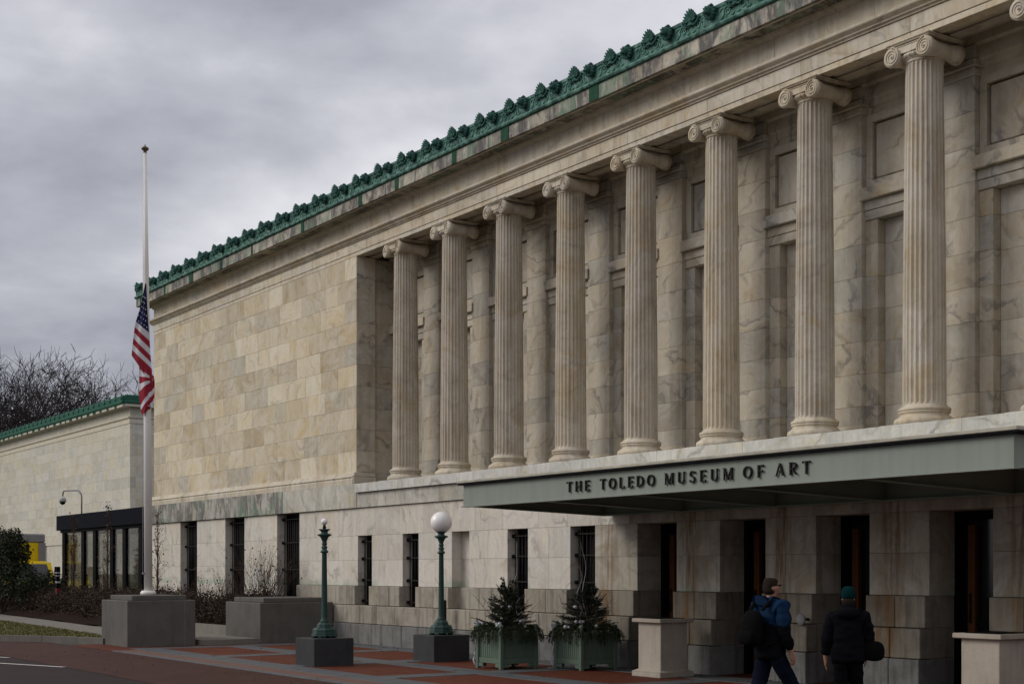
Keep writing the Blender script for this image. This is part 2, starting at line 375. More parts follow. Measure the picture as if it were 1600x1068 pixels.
# ================================================================== GROUND
def sheet(name, pts, z, mat, th=.0):
    mb = MB(); n = len(pts); mb.add([(x, y, z) for x, y in pts], [list(range(n))], 0)
    o = mb.recalc().build(name, mat)
    if o.data.polygons[0].normal.z < 0: o.data.flip_normals()
    return struct(o)
sheet('ground', [(-900, -600), (600, -600), (600, 900), (-900, 900)], -.02, M['asphalt'])
sheet('street', [(-60, -60), (40, -60), (40, 7.8), (-60, 7.8)], -.008, M['darkbrick'])
sheet('brick_road', [(-60, 7.8), (40, 7.8), (40, 10.2), (-60, 10.2)], -.004, M['roadbrick'])
plaza = sheet('plaza', [(-34.0, 10.2), (40, 10.2), (40, 17.2), (-34.0, 17.2)], 0.0, M['brick'])
# flush granite edging between the brick road and the plaza
mb = MB()
k = -30.8
while k < -6:
    l = random.uniform(1.3, 1.9)
    put('edge_stone', MB().box(k, k + l - .012, 10.20, 10.34, -.03, .012, .006).mesh('edge_stone', M['slab']), plaza)
    put('edge_band', MB().box(k, k + l - .012, 10.40, 10.80, -.03, .008, .006).mesh('edge_band', M['pink']), plaza); k += l
MB().box(-30.8, 6, 10.345, 10.395, -.03, .003).build('joint_strip', M['black'], plaza)
# bluestone bands laid through the plaza brick
def slabrow(x0, x1, y0, y1, along, step):
    a = x0 if along == 'x' else y0; e = x1 if along == 'x' else y1
    while a < e - .05:
        l = min(step * random.uniform(.85, 1.2), e - a)
        bx = (a, a + l - .012, y0, y1) if along == 'x' else (x0, x1, a, a + l - .012)
        put('paving_slab', MB().box(*bx, -.03, .006 + random.uniform(0, .004), .005).mesh('paving_slab', M['slab']), plaza); a += l
slabrow(-31.5, -8, 10.83, 11.42, 'x', 1.15)
slabrow(-31.5, -8, 13.05, 13.62, 'x', 1.15)
slabrow(-31.8, -8, 15.45, 16.15, 'x', 1.15)
for xx in (-31.6, -27.9, -24.4, -20.9, -17.4, -14.0):
    slabrow(xx, xx + .55, 11.43, 13.04, 'y', .8); slabrow(xx, xx + .55, 13.63, 15.44, 'y', .8)
# white lane paint
def paint(a, b, wd):
    a, b = Vector(a), Vector(b); dd = (b - a).normalized(); nn = Vector((-dd.y, dd.x)) * wd / 2
    o = sheet('lane_marking', [a - nn, b - nn, b + nn, a + nn], 0.0, M['stripe'])
paint((-31.6, 5.7), (-26.2, 7.78), .12); paint((-34.6, 5.7), (-29.7, 7.7), .12)
# raised garden side: kerb curve, lawn, path, planting bed
kc = [(-33.75, 10.95), (-34.7, 10.62), (-35.7, 10.05), (-36.75, 9.31), (-37.9, 8.3), (-39.2, 6.8), (-40.2, 4.8), (-40.7, 2.5), (-40.8, -4), (-40.8, -30)]
for i in range(len(kc) - 1):
    a, b = Vector(kc[i]), Vector(kc[i + 1]); dd = (b - a).normalized(); nn = Vector((dd.y, -dd.x))
    if nn.dot(Vector((-1, 1))) < 0: nn = -nn
    a2 = a + dd * .006; b2 = b - dd * .006
    o = MB().poly([a2, b2, b2 + nn * .16, a2 + nn * .16], -.03, .15).recalc().build('kerb', M['kerb']); struct(o)
lower = [(-34.15, 11.45), (-37, 11.7), (-42, 12.0), (-50, 12.4), (-62, 12.9), (-90, 13.6)]
upper = [(-32.0, 14.45), (-34.3, 14.47), (-37.2, 14.45), (-39, 13.75), (-42, 13.35), (-50, 13.85), (-62, 14.4), (-90, 15.1)]
kin = []
for i in range(len(kc)):
    a = Vector(kc[max(i - 1, 0)]); b = Vector(kc[min(i + 1, len(kc) - 1)]); dd = (b - a).normalized(); nn = Vector((dd.y, -dd.x))
    if nn.dot(Vector((-1, 1))) < 0: nn = -nn
    kin.append(tuple(Vector(kc[i]) + nn * .165))
lawn_poly = kin + [(-120, -30), (-120, 13.9), (-90, 13.58)] + [(x, y - .02) for x, y in lower[::-1][1:]]
sheet('lawn', lawn_poly, .135, M['lawn'])
path_poly = [(-32.0, 12.75)] + [(-34.1, 12.75)] + lower + upper[::-1]
o = MB().poly(path_poly, -.02, .125).recalc().build('path', M['conc']); struct(o)
for i in range(1, len(upper) - 1):       # low stone edging of the planting bed
    a, b = Vector(upper[i]), Vector(upper[i + 1]); dd = (b - a).normalized(); nn = Vector((-dd.y, dd.x))
    if nn.y < 0: nn = -nn
    if i < 3:
        o = MB().poly([a + dd * .004, b - dd * .004, b - dd * .004 + nn * .2, a + dd * .004 + nn * .2], .0, .34).recalc().build('bed_edging', M['conc']); struct(o)
# planting bed as a gentle mound of mulch
mb = MB(); nx, ny = 90, 14
def up_y(x):
    for i in range(len(upper) - 1):
        (xa, ya), (xb, yb) = upper[i], upper[i + 1]
        if xb <= x <= xa: return ya + (yb - ya) * (x - xa) / (xb - xa)
    return upper[-1][1]
def bed_z(x, v): return .12 + .30 * min(1, v * 4) * (1 - .3 * v) + .06 * mnoise.noise(Vector((x * .7, v * 4, 0)))
vs = []; fs = []
for i in range(nx + 1):
    x = -34.35 - (90 - 34.35) * i / nx; y0 = up_y(x) + (.2 if x > -39 else 0.0); y1 = 16.55 if x > -45.5 else (17.0 if x > -58 else 25.4)
    for j in range(ny + 1):
        v = j / ny; vs.append((x, y0 + (y1 - y0) * v, bed_z(x, v) + random.uniform(0, .03)))
for i in range(nx):
    for j in range(ny): q = i * (ny + 1) + j; fs.append((q, q + 1, q + ny + 2, q + ny + 1))
mb.add(vs, fs, 0, True); struct(mb.recalc().build('planting_bed', M['soil']))
# short winter grass on the visible wedge of lawn
mb = MB()
def in_poly(x, y, P):
    c = False; j = len(P) - 1
    for i in range(len(P)):
        if (P[i][1] > y) != (P[j][1] > y) and x < (P[j][0] - P[i][0]) * (y - P[i][1]) / (P[j][1] - P[i][1]) + P[i][0]: c = not c
        j = i
    return c
cnt = 0
while cnt < 14000:
    x, y = random.uniform(-52, -34), random.uniform(7.5, 13)
    if not in_poly(x, y, lawn_poly): continue
    cnt += 1; h = random.uniform(.02, .06); a = random.uniform(0, 6.3); wd = .012
    dx, dy = math.cos(a) * wd, math.sin(a) * wd; lx, ly = random.uniform(-.03, .03), random.uniform(-.03, .03)
    mb.add([(x - dx, y - dy, .134), (x + dx, y + dy, .134), (x + lx, y + ly, .134 + h)], [(0, 1, 2)])
g = mb.build('grass', M['grass']); tag(g, 'short yellowing winter grass beside the kerb', 'grass', kind='stuff')

# ================================================================== MUSEUM BUILDING
XL, XR = -45.6, -7.0
YW, YG, YB = 16.40, 16.31, 16.20        # marble face, granite face, lowest courses
P0 = 2.2
COLX = [-29.40 + P0 * i for i in range(11)]
YC = 16.80
mus = thing('museum_building', 'long marble museum with fluted columns and green copper roof edging', 'museum', (-26, 16.4, 0))

def cblock(name, x0, x1, y0, y1, z0, z1, mat, parent, b=.006, g=.003):
    if b < .0085: b, g = .003, .0016
    return put(name, MB().box(x0 + g, x1 - g, y0, y1, z0 + g, z1 - g, b).mesh(name, mat), parent)
def split(a, b, lo, hi):
    out = [a]
    while b - out[-1] > hi:
        out.append(out[-1] + random.uniform(lo, hi))
        if b - out[-1] < lo: out.pop(); break
    if b - out[-1] > hi: out.append((out[-1] + b) / 2)
    return out + [b]

# ---- core masses
body = MB(); body.box(XL + .02, XR, 18.05, 31, 0, 10.62); body.box(XL + .02, -31.6, 16.62, 18.05, 3.35, 10.6)
body.build('inner_core', M['mortar'], mus)
MB().ext([(16.1, 10.70), (31, 10.70), (31, 10.9), (24, 12.3), (16.3, 10.98)], XL, XR).recalc().build('roof', M['roof'], mus)

# ---- basement wall
tall = [(-42.95, -41.56), (-39.35, -37.96), (-35.75, -34.35)]
small = [(-31.06, -30.34), (-28.84, -28.11), (-24.46, -23.72), (-22.27, -21.48)]
niche = (-26.66, -25.94)
doors = [(-20.21 + 2.21 * i, -19.12 + 2.21 * i) for i in range(5)]
right_small = [(-9.05, -8.3)]
ops = sorted(tall + small + [niche] + doors + right_small)
core = MB(); edges = [XL] + [e for o in ops for e in o] + [XR]
segs = [(edges[i], edges[i + 1]) for i in range(0, len(edges), 2)]
for a, b in segs:
    core.box(a + .02, b - .02, YW + .05, 17.6, 0, 3.30)
for a, b in ops:
    top = 3.30 if (a, b) in tall else 2.62
    if top < 3.3: core.box(a - .021, b + .021, YW + .05, 17.6, top + .01, 3.299)
    if (a, b) in tall: core.box(a - .021, b + .021, YW + .05, 17.6, 0, .95)
    if (a, b) in small + [niche] + right_small: core.box(a - .021, b + .021, YG + .03, 17.6, 0, .90)
bw = core.build('basement_wall', M['mortar'], mus)
def is_door(e): return any(abs(e - x) < .01 for d_ in doors for x in d_)
ZC = [1.40, 2.02, 2.62]
for a, b in segs:
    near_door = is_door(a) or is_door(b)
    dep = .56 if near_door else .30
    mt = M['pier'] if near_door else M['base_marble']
    left = b <= -34.3
    if left:
        zs = [.55, 1.2, 1.9, 2.6, 3.295]
        for z0, z1 in zip(zs[:-1], zs[1:]):
            for x0, x1 in zip(*(lambda s: (s[:-1], s[1:]))(split(a, b, 1.0, 1.5))): cblock('basement_block', x0, x1, YW, YW + dep, z0, z1, mt, bw)
        cblock('base_block', a, b, YG, YG + .3, 0, .547, M['gran'], bw)
        continue
    for z0, z1 in zip(ZC[:-1], ZC[1:]):
        s_ = split(a, b, .55, 1.25) if (b - a) > 1.3 or random.random() < .45 else [a, b]
        for x0, x1 in zip(s_[:-1], s_[1:]): cblock('basement_block', x0, x1, YW + random.uniform(0, .002), YW + dep, z0, z1, mt, bw)
    # granite course
    s_ = split(a, b, .5, .9) if random.random() < .8 else [a, b]
    for x0, x1 in zip(s_[:-1], s_[1:]):
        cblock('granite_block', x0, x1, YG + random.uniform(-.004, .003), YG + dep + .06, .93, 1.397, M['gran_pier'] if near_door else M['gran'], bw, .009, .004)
    if near_door:
        ds = .0 if is_door(a) and is_door(b) else 0.
        x0 = a; x1 = b
        if not is_door(a): x0 = a - .72
        if not is_door(b): x1 = b + .72
        s_ = split(x0, x1, .5, .85)
        for p0, p1 in zip(s_[:-1], s_[1:]):
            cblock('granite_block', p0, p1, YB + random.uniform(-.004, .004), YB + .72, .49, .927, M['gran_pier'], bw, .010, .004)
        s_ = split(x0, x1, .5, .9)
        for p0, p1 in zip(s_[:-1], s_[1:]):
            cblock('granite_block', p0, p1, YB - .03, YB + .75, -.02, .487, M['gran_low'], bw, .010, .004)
# ledge courses left of the entrance
s_ = split(-34.3, -22.27, .75, 1.25)
for p0, p1 in zip(s_[:-1], s_[1:]): cblock('granite_block', p0, p1, YB + random.uniform(-.004, .004), YB + .3, .49, .927, M['gran'], bw, .010, .004)
s_ = split(-34.3, -22.27, .9, 1.5)
for p0, p1 in zip(s_[:-1], s_[1:]): cblock('granite_block', p0, p1, YB - .03, YB + .3, -.02, .487, M['gran_low'], bw, .010, .004)
# top course over the openings
s_ = split(-34.35, XR, .9, 1.3)
for x0, x1 in zip(s_[:-1], s_[1:]):
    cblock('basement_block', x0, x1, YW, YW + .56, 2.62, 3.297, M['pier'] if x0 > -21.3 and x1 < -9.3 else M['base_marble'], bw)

# ---- windows with iron grilles
def grille(a, b, z0, z1, y, n):
    wn = put('window', MB().box(a, b, y + .22, y + .26, z0, z1).mesh('window', M['darkglass']), mus)
    fr = MB(); f = .05
    fr.box(a + .002, a + f, y + .15, y + .215, z0, z1); fr.box(b - f, b - .002, y + .15, y + .215, z0, z1); fr.box(a + f, b - f, y + .15, y + .215, z1 - f, z1 - .002)
    fr.box((a + b) / 2 - .025, (a + b) / 2 + .025, y + .155, y + .21, z0, z1 - f)
    put('window_frame', fr.mesh('window_frame', M['iron']), wn)
    for i in range(n):
        x = a + .07 + (b - a - .14) * i / (n - 1)
        put('grille_bar', MB().tube([(x, y + .06, z0 + .02), (x, y + .06, z1 - .06)], .013, 6).mesh('grille_bar', M['iron']), wn)
    for zz in (z0 + .10, z0 + (z1 - z0) * .36, z0 + (z1 - z0) * .67, z1 - .14):
        put('grille_rail', MB().box(a + .02, b - .02, y + .035, y + .085, zz - .014, zz + .014).mesh('grille_rail', M['iron']), wn)
        br = MB().box(a + .004, a + .045, y - .005, y + .09, zz - .035, zz + .035, .008); br.box(b - .045, b - .004, y - .005, y + .09, zz - .035, zz + .035, .008)
        put('grille_bracket', br.mesh('grille_bracket', M['iron']), wn)
for a, b in tall: grille(a, b, .96, 3.295, YW + .14, 11)
for a, b in small + right_small: grille(a, b, .93, 2.617, YW + .10, 6)
nb = put('blind_niche', MB().box(niche[0], niche[1], YW + .27, YW + .33, 2.02, 2.618).mesh('blind_niche', M['base_marble']), mus)
put('niche_stone', MB().box(niche[0], niche[1], YW + .271, YW + .33, 1.403, 2.016).mesh('niche_stone', M['base_marble']), nb)
put('niche_stone', MB().box(niche[0], niche[1], YW + .19, YW + .33, .93, 1.399).mesh('niche_stone', M['gran']), nb)
# ---- doors
for a, b in doors:
    y = YW + .56
    dr = put('door', MB().box(a - .05, b + .05, y + .12, y + .16, .0, 2.7).mesh('door', M['darkglass']), mus)
    fr = MB(); fr.box(a - .05, a + .07, y + .01, y + .115, 0, 2.615); fr.box(b - .07, b + .05, y + .01, y + .115, 0, 2.615); fr.box(a + .07, b - .07, y + .01, y + .115, 2.5, 2.615)
    put('door_frame', fr.mesh('door_frame', M['black']), dr)
    put('door_stile', MB().box(a + .20, a + .33, y + .03, y + .115, .02, 2.42, .006).mesh('door_stile', M['oak']), dr)
    put('door_rail', MB().box(a + .335, b - .071, y + .06, y + .115, .95, 1.06, .006).mesh('door_rail', M['black']), dr)
    put('door_handle', MB().tube([(a + .265, y + .07, 1.0), (a + .265, y - .0, 1.02), (a + .265, y - .0, 1.42), (a + .265, y + .07, 1.44)], .014, 8).mesh('door_handle', M['letter']), dr)

# ---- belt course, stylobate
bc = MB().box(XL - .02, XR, 16.41, 18.0, 3.302, 3.86).build('belt_course', M['mortar'], mus)
s_ = split(XL - .03, -31.0, 1.6, 2.6)
for x0, x1 in zip(s_[:-1], s_[1:]): cblock('belt_block', x0, x1, 16.33, 16.6, 3.305, 3.90, M['belt'] if x1 < -33 else M['belt2'], bc, .008, .0025)
s_ = split(-31.0, XR, 1.9, 2.5)
for x0, x1 in zip(s_[:-1], s_[1:]): cblock('belt_block', x0, x1, 16.345, 16.6, 3.305, 3.665, M['belt2'], bc, .008, .0025)
sb = MB().box(-31.0, XR, 16.36, 18.1, 3.667, 3.86).build('stylobate', M['mortar'], mus)
s_ = [-30.98] + [x + 1.1 for x in COLX[:-1]] + [XR]
for x0, x1 in zip(s_[:-1], s_[1:]): cblock('stylobate_slab', x0, x1, 16.26, 17.55, 3.67, 3.885, M['styl'], sb, .008, .0025)
# base moulding of the pavilion
prof = [(16.62, 3.905), (16.36, 3.905), (16.36, 4.02), (16.385, 4.05), (16.36, 4.08), (16.375, 4.11), (16.43, 4.15), (16.45, 4.20), (16.62, 4.20)]
pb = MB().ext(prof, XL - .08, -31.28).recalc().build('pavilion_base', M['entab'], mus)
MB().box(-31.28, -31.22, 16.37, 17.0, 3.905, 4.08, .015).box(-31.28, -31.24, 16.40, 17.0, 4.085, 4.19, .015).build('base_return', M['back'], pb)

# ---- pavilion wall of marble blocks
pw = MB().box(XL, -31.45, 16.54, 16.62, 4.2, 9.56).build('pavilion_wall', M['mortar'], mus)
NCS = 10; zb, zt = 4.20, 9.54; hh = (zt - zb) / NCS
for k in range(NCS):
    z0 = zb + hh * k; z1 = z0 + hh
    start = XL + (0 if k % 2 else .0)
    s_ = split(start, -31.32 - (.62 if k % 2 else 1.0), .65, 1.75) + [-31.32]
    for i, (x0, x1) in enumerate(zip(s_[:-1], s_[1:])):
        cblock('wall_block', x0, x1, 16.50 + random.uniform(-.002, .002), 17.03 if x1 > -31.33 else 16.6, z0, z1, M['wall'], pw, .004, .0025)
    # dark return of the end pier and the inner end wall behind it
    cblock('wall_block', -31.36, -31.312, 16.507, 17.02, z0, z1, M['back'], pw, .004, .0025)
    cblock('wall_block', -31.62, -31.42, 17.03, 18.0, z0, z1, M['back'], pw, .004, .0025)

cblock('wall_block', -31.62, -31.40, 17.03, 18.0, 3.886, 4.198, M['back'], pw)
# ---- colonnade back wall: pilasters, panels, blind windows
YP, YJ, YN = 17.50, 17.60, 17.76
zz = [3.89 + (9.10 - 3.89) * i / 10 for i in range(11)]
for cx in COLX:
    pl = MB().box(cx - .34, cx + .34, YP + .02, 18.0, 3.88, 9.1).build('pilaster', M['mortar'], mus)
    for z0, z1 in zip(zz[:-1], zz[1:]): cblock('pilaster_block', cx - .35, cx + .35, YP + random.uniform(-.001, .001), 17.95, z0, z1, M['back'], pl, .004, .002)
    b_ = MB().ext([(17.51, 3.886), (17.42, 3.886), (17.42, 3.97), (17.44, 4.0), (17.43, 4.04), (17.47, 4.08), (17.497, 4.10), (17.51, 4.10)], cx - .40, cx + .40)
    put('pilaster_base', b_.recalc().mesh('pilaster_base', M['entab']), pl)
    b_ = MB().box(cx - .37, cx + .37, 17.46, 17.9, 9.102, 9.22, .01).box(cx - .41, cx + .41, 17.42, 17.9, 9.225, 9.34, .02).box(cx - .39, cx + .39, 17.44, 17.9, 9.345, 9.545, .01)
    put('pilaster_cap', b_.mesh('pilaster_cap', M['back']), pl)
bx_edges = [-31.42] + [c for c in COLX]
for i in range(len(COLX)):
    a = COLX[i - 1] + .352 if i else -31.42; b = COLX[i] - .352
    first = i == 0
    c = (COLX[i] - 1.1); jw = .25
    bl = MB().box(a + .005, b - .005, YN + .04, 18.0, 3.88, 9.1).build('blind_window', M['mortar'], mus)
    zj = [3.89, 4.41, 4.93, 5.45, 5.97, 6.49, 7.01, 7.40]
    for z0, z1 in zip(zj[:-1], zj[1:]):
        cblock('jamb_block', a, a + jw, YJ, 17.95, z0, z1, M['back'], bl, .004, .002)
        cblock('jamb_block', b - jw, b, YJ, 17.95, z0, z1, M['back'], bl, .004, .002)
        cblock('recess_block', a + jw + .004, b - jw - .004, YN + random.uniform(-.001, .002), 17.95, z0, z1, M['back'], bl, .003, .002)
    lm = MB().box(a + .003, b - .003, YJ - .03, 17.95, 7.402, 7.55, .006).box(a + .003, b - .003, YJ - .05, 17.95, 7.553, 7.70, .006)
    put('lintel', lm.mesh('lintel', M['back']), bl)
    put('lintel_shelf', MB().box(a - .03, b + .03, YP - .035, 17.95, 7.705, 7.905, .01).mesh('lintel_shelf', M['back']), bl)
    pf = MB(); f = .13; z0, z1 = 7.907, 9.095
    pf.box(a + .003, a + f, YJ, 17.9, z0, z1, .005).box(b - f, b - .003, YJ, 17.9, z0, z1, .005).box(a + f, b - f, YJ, 17.9, z1 - f, z1, .005).box(a + f, b - f, YJ, 17.9, z0, z0 + f, .005)
    put('panel_frame', pf.mesh('panel_frame', M['back']), bl)
    put('panel', MB().box(a + f + .03, b - f - .03, YJ + .05, 17.9, z0 + f + .03, z1 - f - .03, .015).mesh('panel', M['back']), bl)
prof = [(18.0, 9.10), (17.62, 9.10), (17.62, 9.2), (17.58, 9.22), (17.56, 9.32), (17.53, 9.34), (17.53, 9.53), (17.46, 9.56), (17.44, 9.68), (17.38, 9.72), (17.36, 9.84), (18.0, 9.84)]
MB().ext(prof, -31.42, XR).recalc().build('inner_entablature', M['back'], mus)
MB().box(-31.42, XR, 17.06, 18.02, 9.86, 9.95).build('portico_ceiling', M['back'], mus)
MB().box(-31.0, XR, 17.551, 17.6, 3.86, 3.882).build('portico_floor_strip', M['styl'], mus)

# ---- columns
def column_mesh():
    mb = MB(); nf, per = 24, 8; seg = nf * per; zs = []
    H0, H1 = 4.185, 9.225; nr = 14
    vs = []
    for k in range(nr + 1):
        tt = k / nr; z = H0 + (H1 - H0) * tt
        r = .316 - .048 * (tt ** 1.6)
        fade = 1.0
        if k == 0 or k == nr: fade = 0.0
        if k == 1: z = H0 + .05
        if k == nr - 1: z = H1 - .05
        for i in range(seg):
            ph = (i % per) / per
            fl = math.sin(math.pi * min(1, max(0, (ph - .12) / .76))) if .12 <= ph <= .88 else 0
            rr = r - .030 * fl * fade * (r / .316); a = 2 * math.pi * i / seg
            vs.append((rr * math.cos(a), rr * math.sin(a), z))
    fs = [(k * seg + i, k * seg + (i + 1) % seg, (k + 1) * seg + (i + 1) % seg, (k + 1) * seg + i) for k in range(nr) for i in range(seg)]
    mb.add(vs, fs, 0, False)
    return mb.mesh('column', M['column'])
def base_mesh():
    pr = [(.0, 3.886), (.425, 3.886)]
    for i in range(7): a = -math.pi / 2 + math.pi * i / 6; pr.append((.395 + .045 * math.cos(a), 3.945 + .055 * math.sin(a)))
    pr += [(.385, 4.003), (.385, 4.016)]
    for i in range(6): a = i / 5 * math.pi; pr.append((.378 - .030 * math.sin(a), 4.02 + .06 * i / 5))
    pr += [(.375, 4.083), (.375, 4.093)]
    for i in range(7): a = -math.pi / 2 + math.pi * i / 6; pr.append((.352 + .032 * math.cos(a), 4.125 + .030 * math.sin(a)))
    pr += [(.338, 4.158), (.338, 4.172), (.318, 4.19), (0.0, 4.19)]
    return MB().lathe(pr, 48).mesh('column_base', M['column'])
def capital_mesh():
    mb = MB()
    mb.lathe([(.0, 9.215), (.272, 9.215), (.285, 9.228), (.285, 9.243), (.275, 9.252), (.285, 9.265), (.335, 9.30), (.345, 9.335), (.33, 9.36), (0, 9.36)], 40)      # astragal and echinus
    for i in range(28):        # egg row
        a = 2 * math.pi * i / 28; mb.blob((.328 * math.cos(a), .328 * math.sin(a), 9.315), .030, 1, sq=(1, 1, 1.15))
    # channel between the volutes
    for s in (-1, 1):
        y0, y1 = (.30, .345) if s > 0 else (-.345, -.30)
        n = 10; top = []; bot = []
        for i in range(n + 1):
            x = -.30 + .6 * i / n; sag = .030 * math.cos(math.pi * x / .6)
            top.append((x, 9.482 - sag * .25)); bot.append((x, 9.375 - sag))
        ol = bot + top[::-1]; m_ = len(ol)
        mb.add([(x, y0, z) for x, z in ol] + [(x, y1, z) for x, z in ol], [(i, (i + 1) % m_, m_ + (i + 1) % m_, m_ + i) for i in range(m_)] + [list(range(m_))[::-1], list(range(m_, 2 * m_))])
        mb.tube([(x, s * .347, z - .012) for x, z in top], .010, 6); mb.tube([(x, s * .347, z + .008) for x, z in bot], .008, 6)
        for q in (-1, 1):      # spiral volutes
            cx, cz, Rv = q * .298, 9.340, .145
            mb.lathe([(0, 0), (Rv - .004, 0), (Rv, .006), (Rv, .05), (0, .05)] if s > 0 else [(0, -.05), (Rv, -.05), (Rv, -.006), (Rv - .004, 0), (0, 0)], 28, (cx, s * .325, cz), 'Y')
            pts = []; rd = []
            for i in range(64):
                f = i / 63; ang = math.pi / 2 - q * -1 * (-1) * f * 2 * math.pi * 2.6
                ang = math.pi / 2 + q * -1 * f * 2 * math.pi * 2.6 * -1
                r = (Rv - .010) * (1 - f) ** .85 + .018 * f
                pts.append((cx + r * math.cos(ang), s * .378, cz + r * math.sin(ang))); rd.append(.0135 * (1 - .55 * f))
            mb.tube(pts, rd, 6); mb.blob((cx, s * .38, cz), .022, 1)
    for q in (-1, 1):          # bolsters
        prf = []
        for i in range(17):
            y = -.33 + .66 * i / 16; u = abs(y) / .33
            r = .098 + .047 * u ** 2 + (.010 if i in (7, 8, 9) else 0) + .004 * math.cos(i * 3.1)
            prf.append((r, y))
        mb.lathe([(0, -.33)] + prf + [(0, .33)], 24, (q * .298, 0, 9.340), 'Y')
    mb.box(-.30, .30, -.30, .30, 9.36, 9.47)
    mb.box(-.385, .385, -.375, .375, 9.484, 9.505, .008); mb.box(-.40, .40, -.39, .39, 9.507, 9.537, .010)
    return mb.recalc().mesh('capital', M['column'])
cm, bm_, cap = column_mesh(), base_mesh(), capital_mesh()
for i, cx in enumerate(COLX):
    c = put('column', cm, mus, (cx, YC, 0), (0, 0, 0))
    put('column_base', bm_, c, local=True); put('capital', cap, c, local=True)
    put('plinth_slab', MB().box(-.45, .30, -.47, .45, 3.8855, 3.898, .003).mesh('plinth_slab', M['styl']), c, local=True)

# ---- entablature
en = MB().box(XL + .03, XR, 16.56, 17.02, 9.60, 10.6).build('entablature', M['mortar'], mus)
s_ = [XL - .02, -43.4, -41.2, -39.3, -37.6, -35.5, -33.5, -31.6] + COLX + [XR]
for x0, x1 in zip(s_[:-1], s_[1:]):
    y1 = 16.6 if x1 < -31.5 else 16.72
    cblock('architrave_block', x0, x1, 16.50, y1, 9.543, 9.64, M['entab'], en, .004, .002)
    cblock('architrave_block', x0, x1, 16.485, y1 + .001, 9.642, 9.875, M['entab'], en, .004, .002)
    if x1 > -31.5:
        cblock('soffit_panel', x0, x1, 16.725, 16.87, 9.575, 9.7, M['back'], en, .004, .002)
        cblock('architrave_block', x0, x1, 16.875, 17.07, 9.543, 9.9, M['back'], en, .004, .002)
prof = [(16.55, 9.877), (16.46, 9.877), (16.455, 9.90), (16.42, 9.915), (16.415, 9.935), (16.36, 9.975), (16.35, 9.99), (16.35, 10.03), (16.55, 10.03)]
MB().ext(prof, XL - .14, XR).recalc().build('architrave_crown', M['entab'], en)
s_ = split(XL - .01, XR, .9, 2.3)
for x0, x1 in zip(s_[:-1], s_[1:]): cblock('frieze_block', x0, x1, 16.50 + random.uniform(-.001, .001), 16.6, 10.033, 10.47, M['entab'], en, .004, .002)
prof = [(16.55, 10.40), (16.485, 10.40), (16.47, 10.43), (16.42, 10.455), (16.41, 10.475), (16.20, 10.49), (16.12, 10.47), (16.09, 10.47), (16.09, 10.5), (16.55, 10.55)]
MB().ext(prof, XL - .1, XR).recalc().build('bed_moulding', M['entab'], en)
cn = MB().box(XL - .3, XR, 16.10, 16.6, 10.56, 10.74).build('cornice', M['mortar'], mus)
s_ = split(XL - .38, XR, .9, 1.5)
for x0, x1 in zip(s_[:-1], s_[1:]): cblock('corona_block', x0, x1, 16.03, 16.5, 10.475, 10.742, M['corona'], cn, .006, .002)
s_ = XL
while s_ < -20:      # copper straps running down the stone
    wd = random.choice([.10, .16, .28])
    put('copper_strap', MB().box(s_, s_ + wd, 16.018, 16.029, 10.478, 10.745).mesh('copper_strap', M['copper_strap']), cn); s_ += random.uniform(1.6, 3.4)
# copper gutter with crest ornament
gp = [(16.45, 10.747), (16.02, 10.747), (15.985, 10.76), (15.97, 10.79), (15.985, 10.82), (16.02, 10.835), (16.03, 10.85), (16.03, 11.06), (16.015, 11.08), (16.015, 11.135), (16.04, 11.15), (16.10, 11.15), (16.45, 10.98)]
gt = MB().ext(gp, XL - .42, XR).recalc().build('copper_gutter', M['copper'], mus)
gl = [(y, z) for y, z in gp]
def anthemion():
    mb = MB()
    for i in range(11):
        a = R(90 + (i - 5) * 17); L = .235 - .012 * abs(i - 5) ** 1.1
        p0 = Vector((0, 0, .015)); d_ = Vector((math.cos(a), 0, math.sin(a))); bend = Vector((0, -.035, 0))
        mb.tube([p0 + d_ * .02, p0 + d_ * L * .5 + bend * .2, p0 + d_ * L * .8 + bend * .7, p0 + d_ * L + bend * 1.5], [.014, .026, .030, .010], 6)
    mb.blob((0, -.02, .03), .050, 2, .1, sq=(1.2, .6, 1)); mb.blob((0, -.02, -.04), .045, 2, .1, sq=(1.7, .5, .8))
    for q in (-1, 1):
        mb.tube([(q * .03, -.01, -.05), (q * .12, -.015, -.075), (q * .20, -.015, -.03), (q * .235, -.01, .04), (q * .20, -.01, .07), (q * .17, -.01, .045)], [.018, .022, .022, .02, .014, .008], 6)
    ol = [(-.23, -.02), (.23, -.02), (.16, .08), (.09, .17), (0, .225), (-.09, .17), (-.16, .08)]; n = len(ol)
    mb.add([(x_, .0, z_) for x_, z_ in ol] + [(x_, .03, z_) for x_, z_ in ol], [list(range(n)), list(range(n, 2 * n))[::-1]] + [(i, (i + 1) % n, n + (i + 1) % n, n + i) for i in range(n)])
    return mb.mesh('anthemion', M['copper_dark'])
def lion():
    mb = MB()
    mb.blob((0, 0, 0), .105, 3, .30, 5., sq=(1, .6, 1.15))
    for i in range(13):
        a = 2 * math.pi * i / 13; mb.blob((.098 * math.cos(a), -.02, .105 * math.sin(a)), .034, 1, .2, 8.)
    mb.blob((0, -.085, .01), .068, 2, .08, 9., sq=(1, .85, 1.1)); mb.blob((0, -.135, -.03), .040, 2, .05, 9., sq=(1.1, .9, .8))
    mb.blob((-.028, -.135, .04), .016, 1); mb.blob((.028, -.135, .04), .016, 1); mb.blob((0, -.13, -.085), .026, 1, sq=(1.1, .8, .7))
    mb.blob((-.07, -.05, .095), .028, 1); mb.blob((.07, -.05, .095), .028, 1)
    return mb.mesh('lion_head', M['copper_dark'])
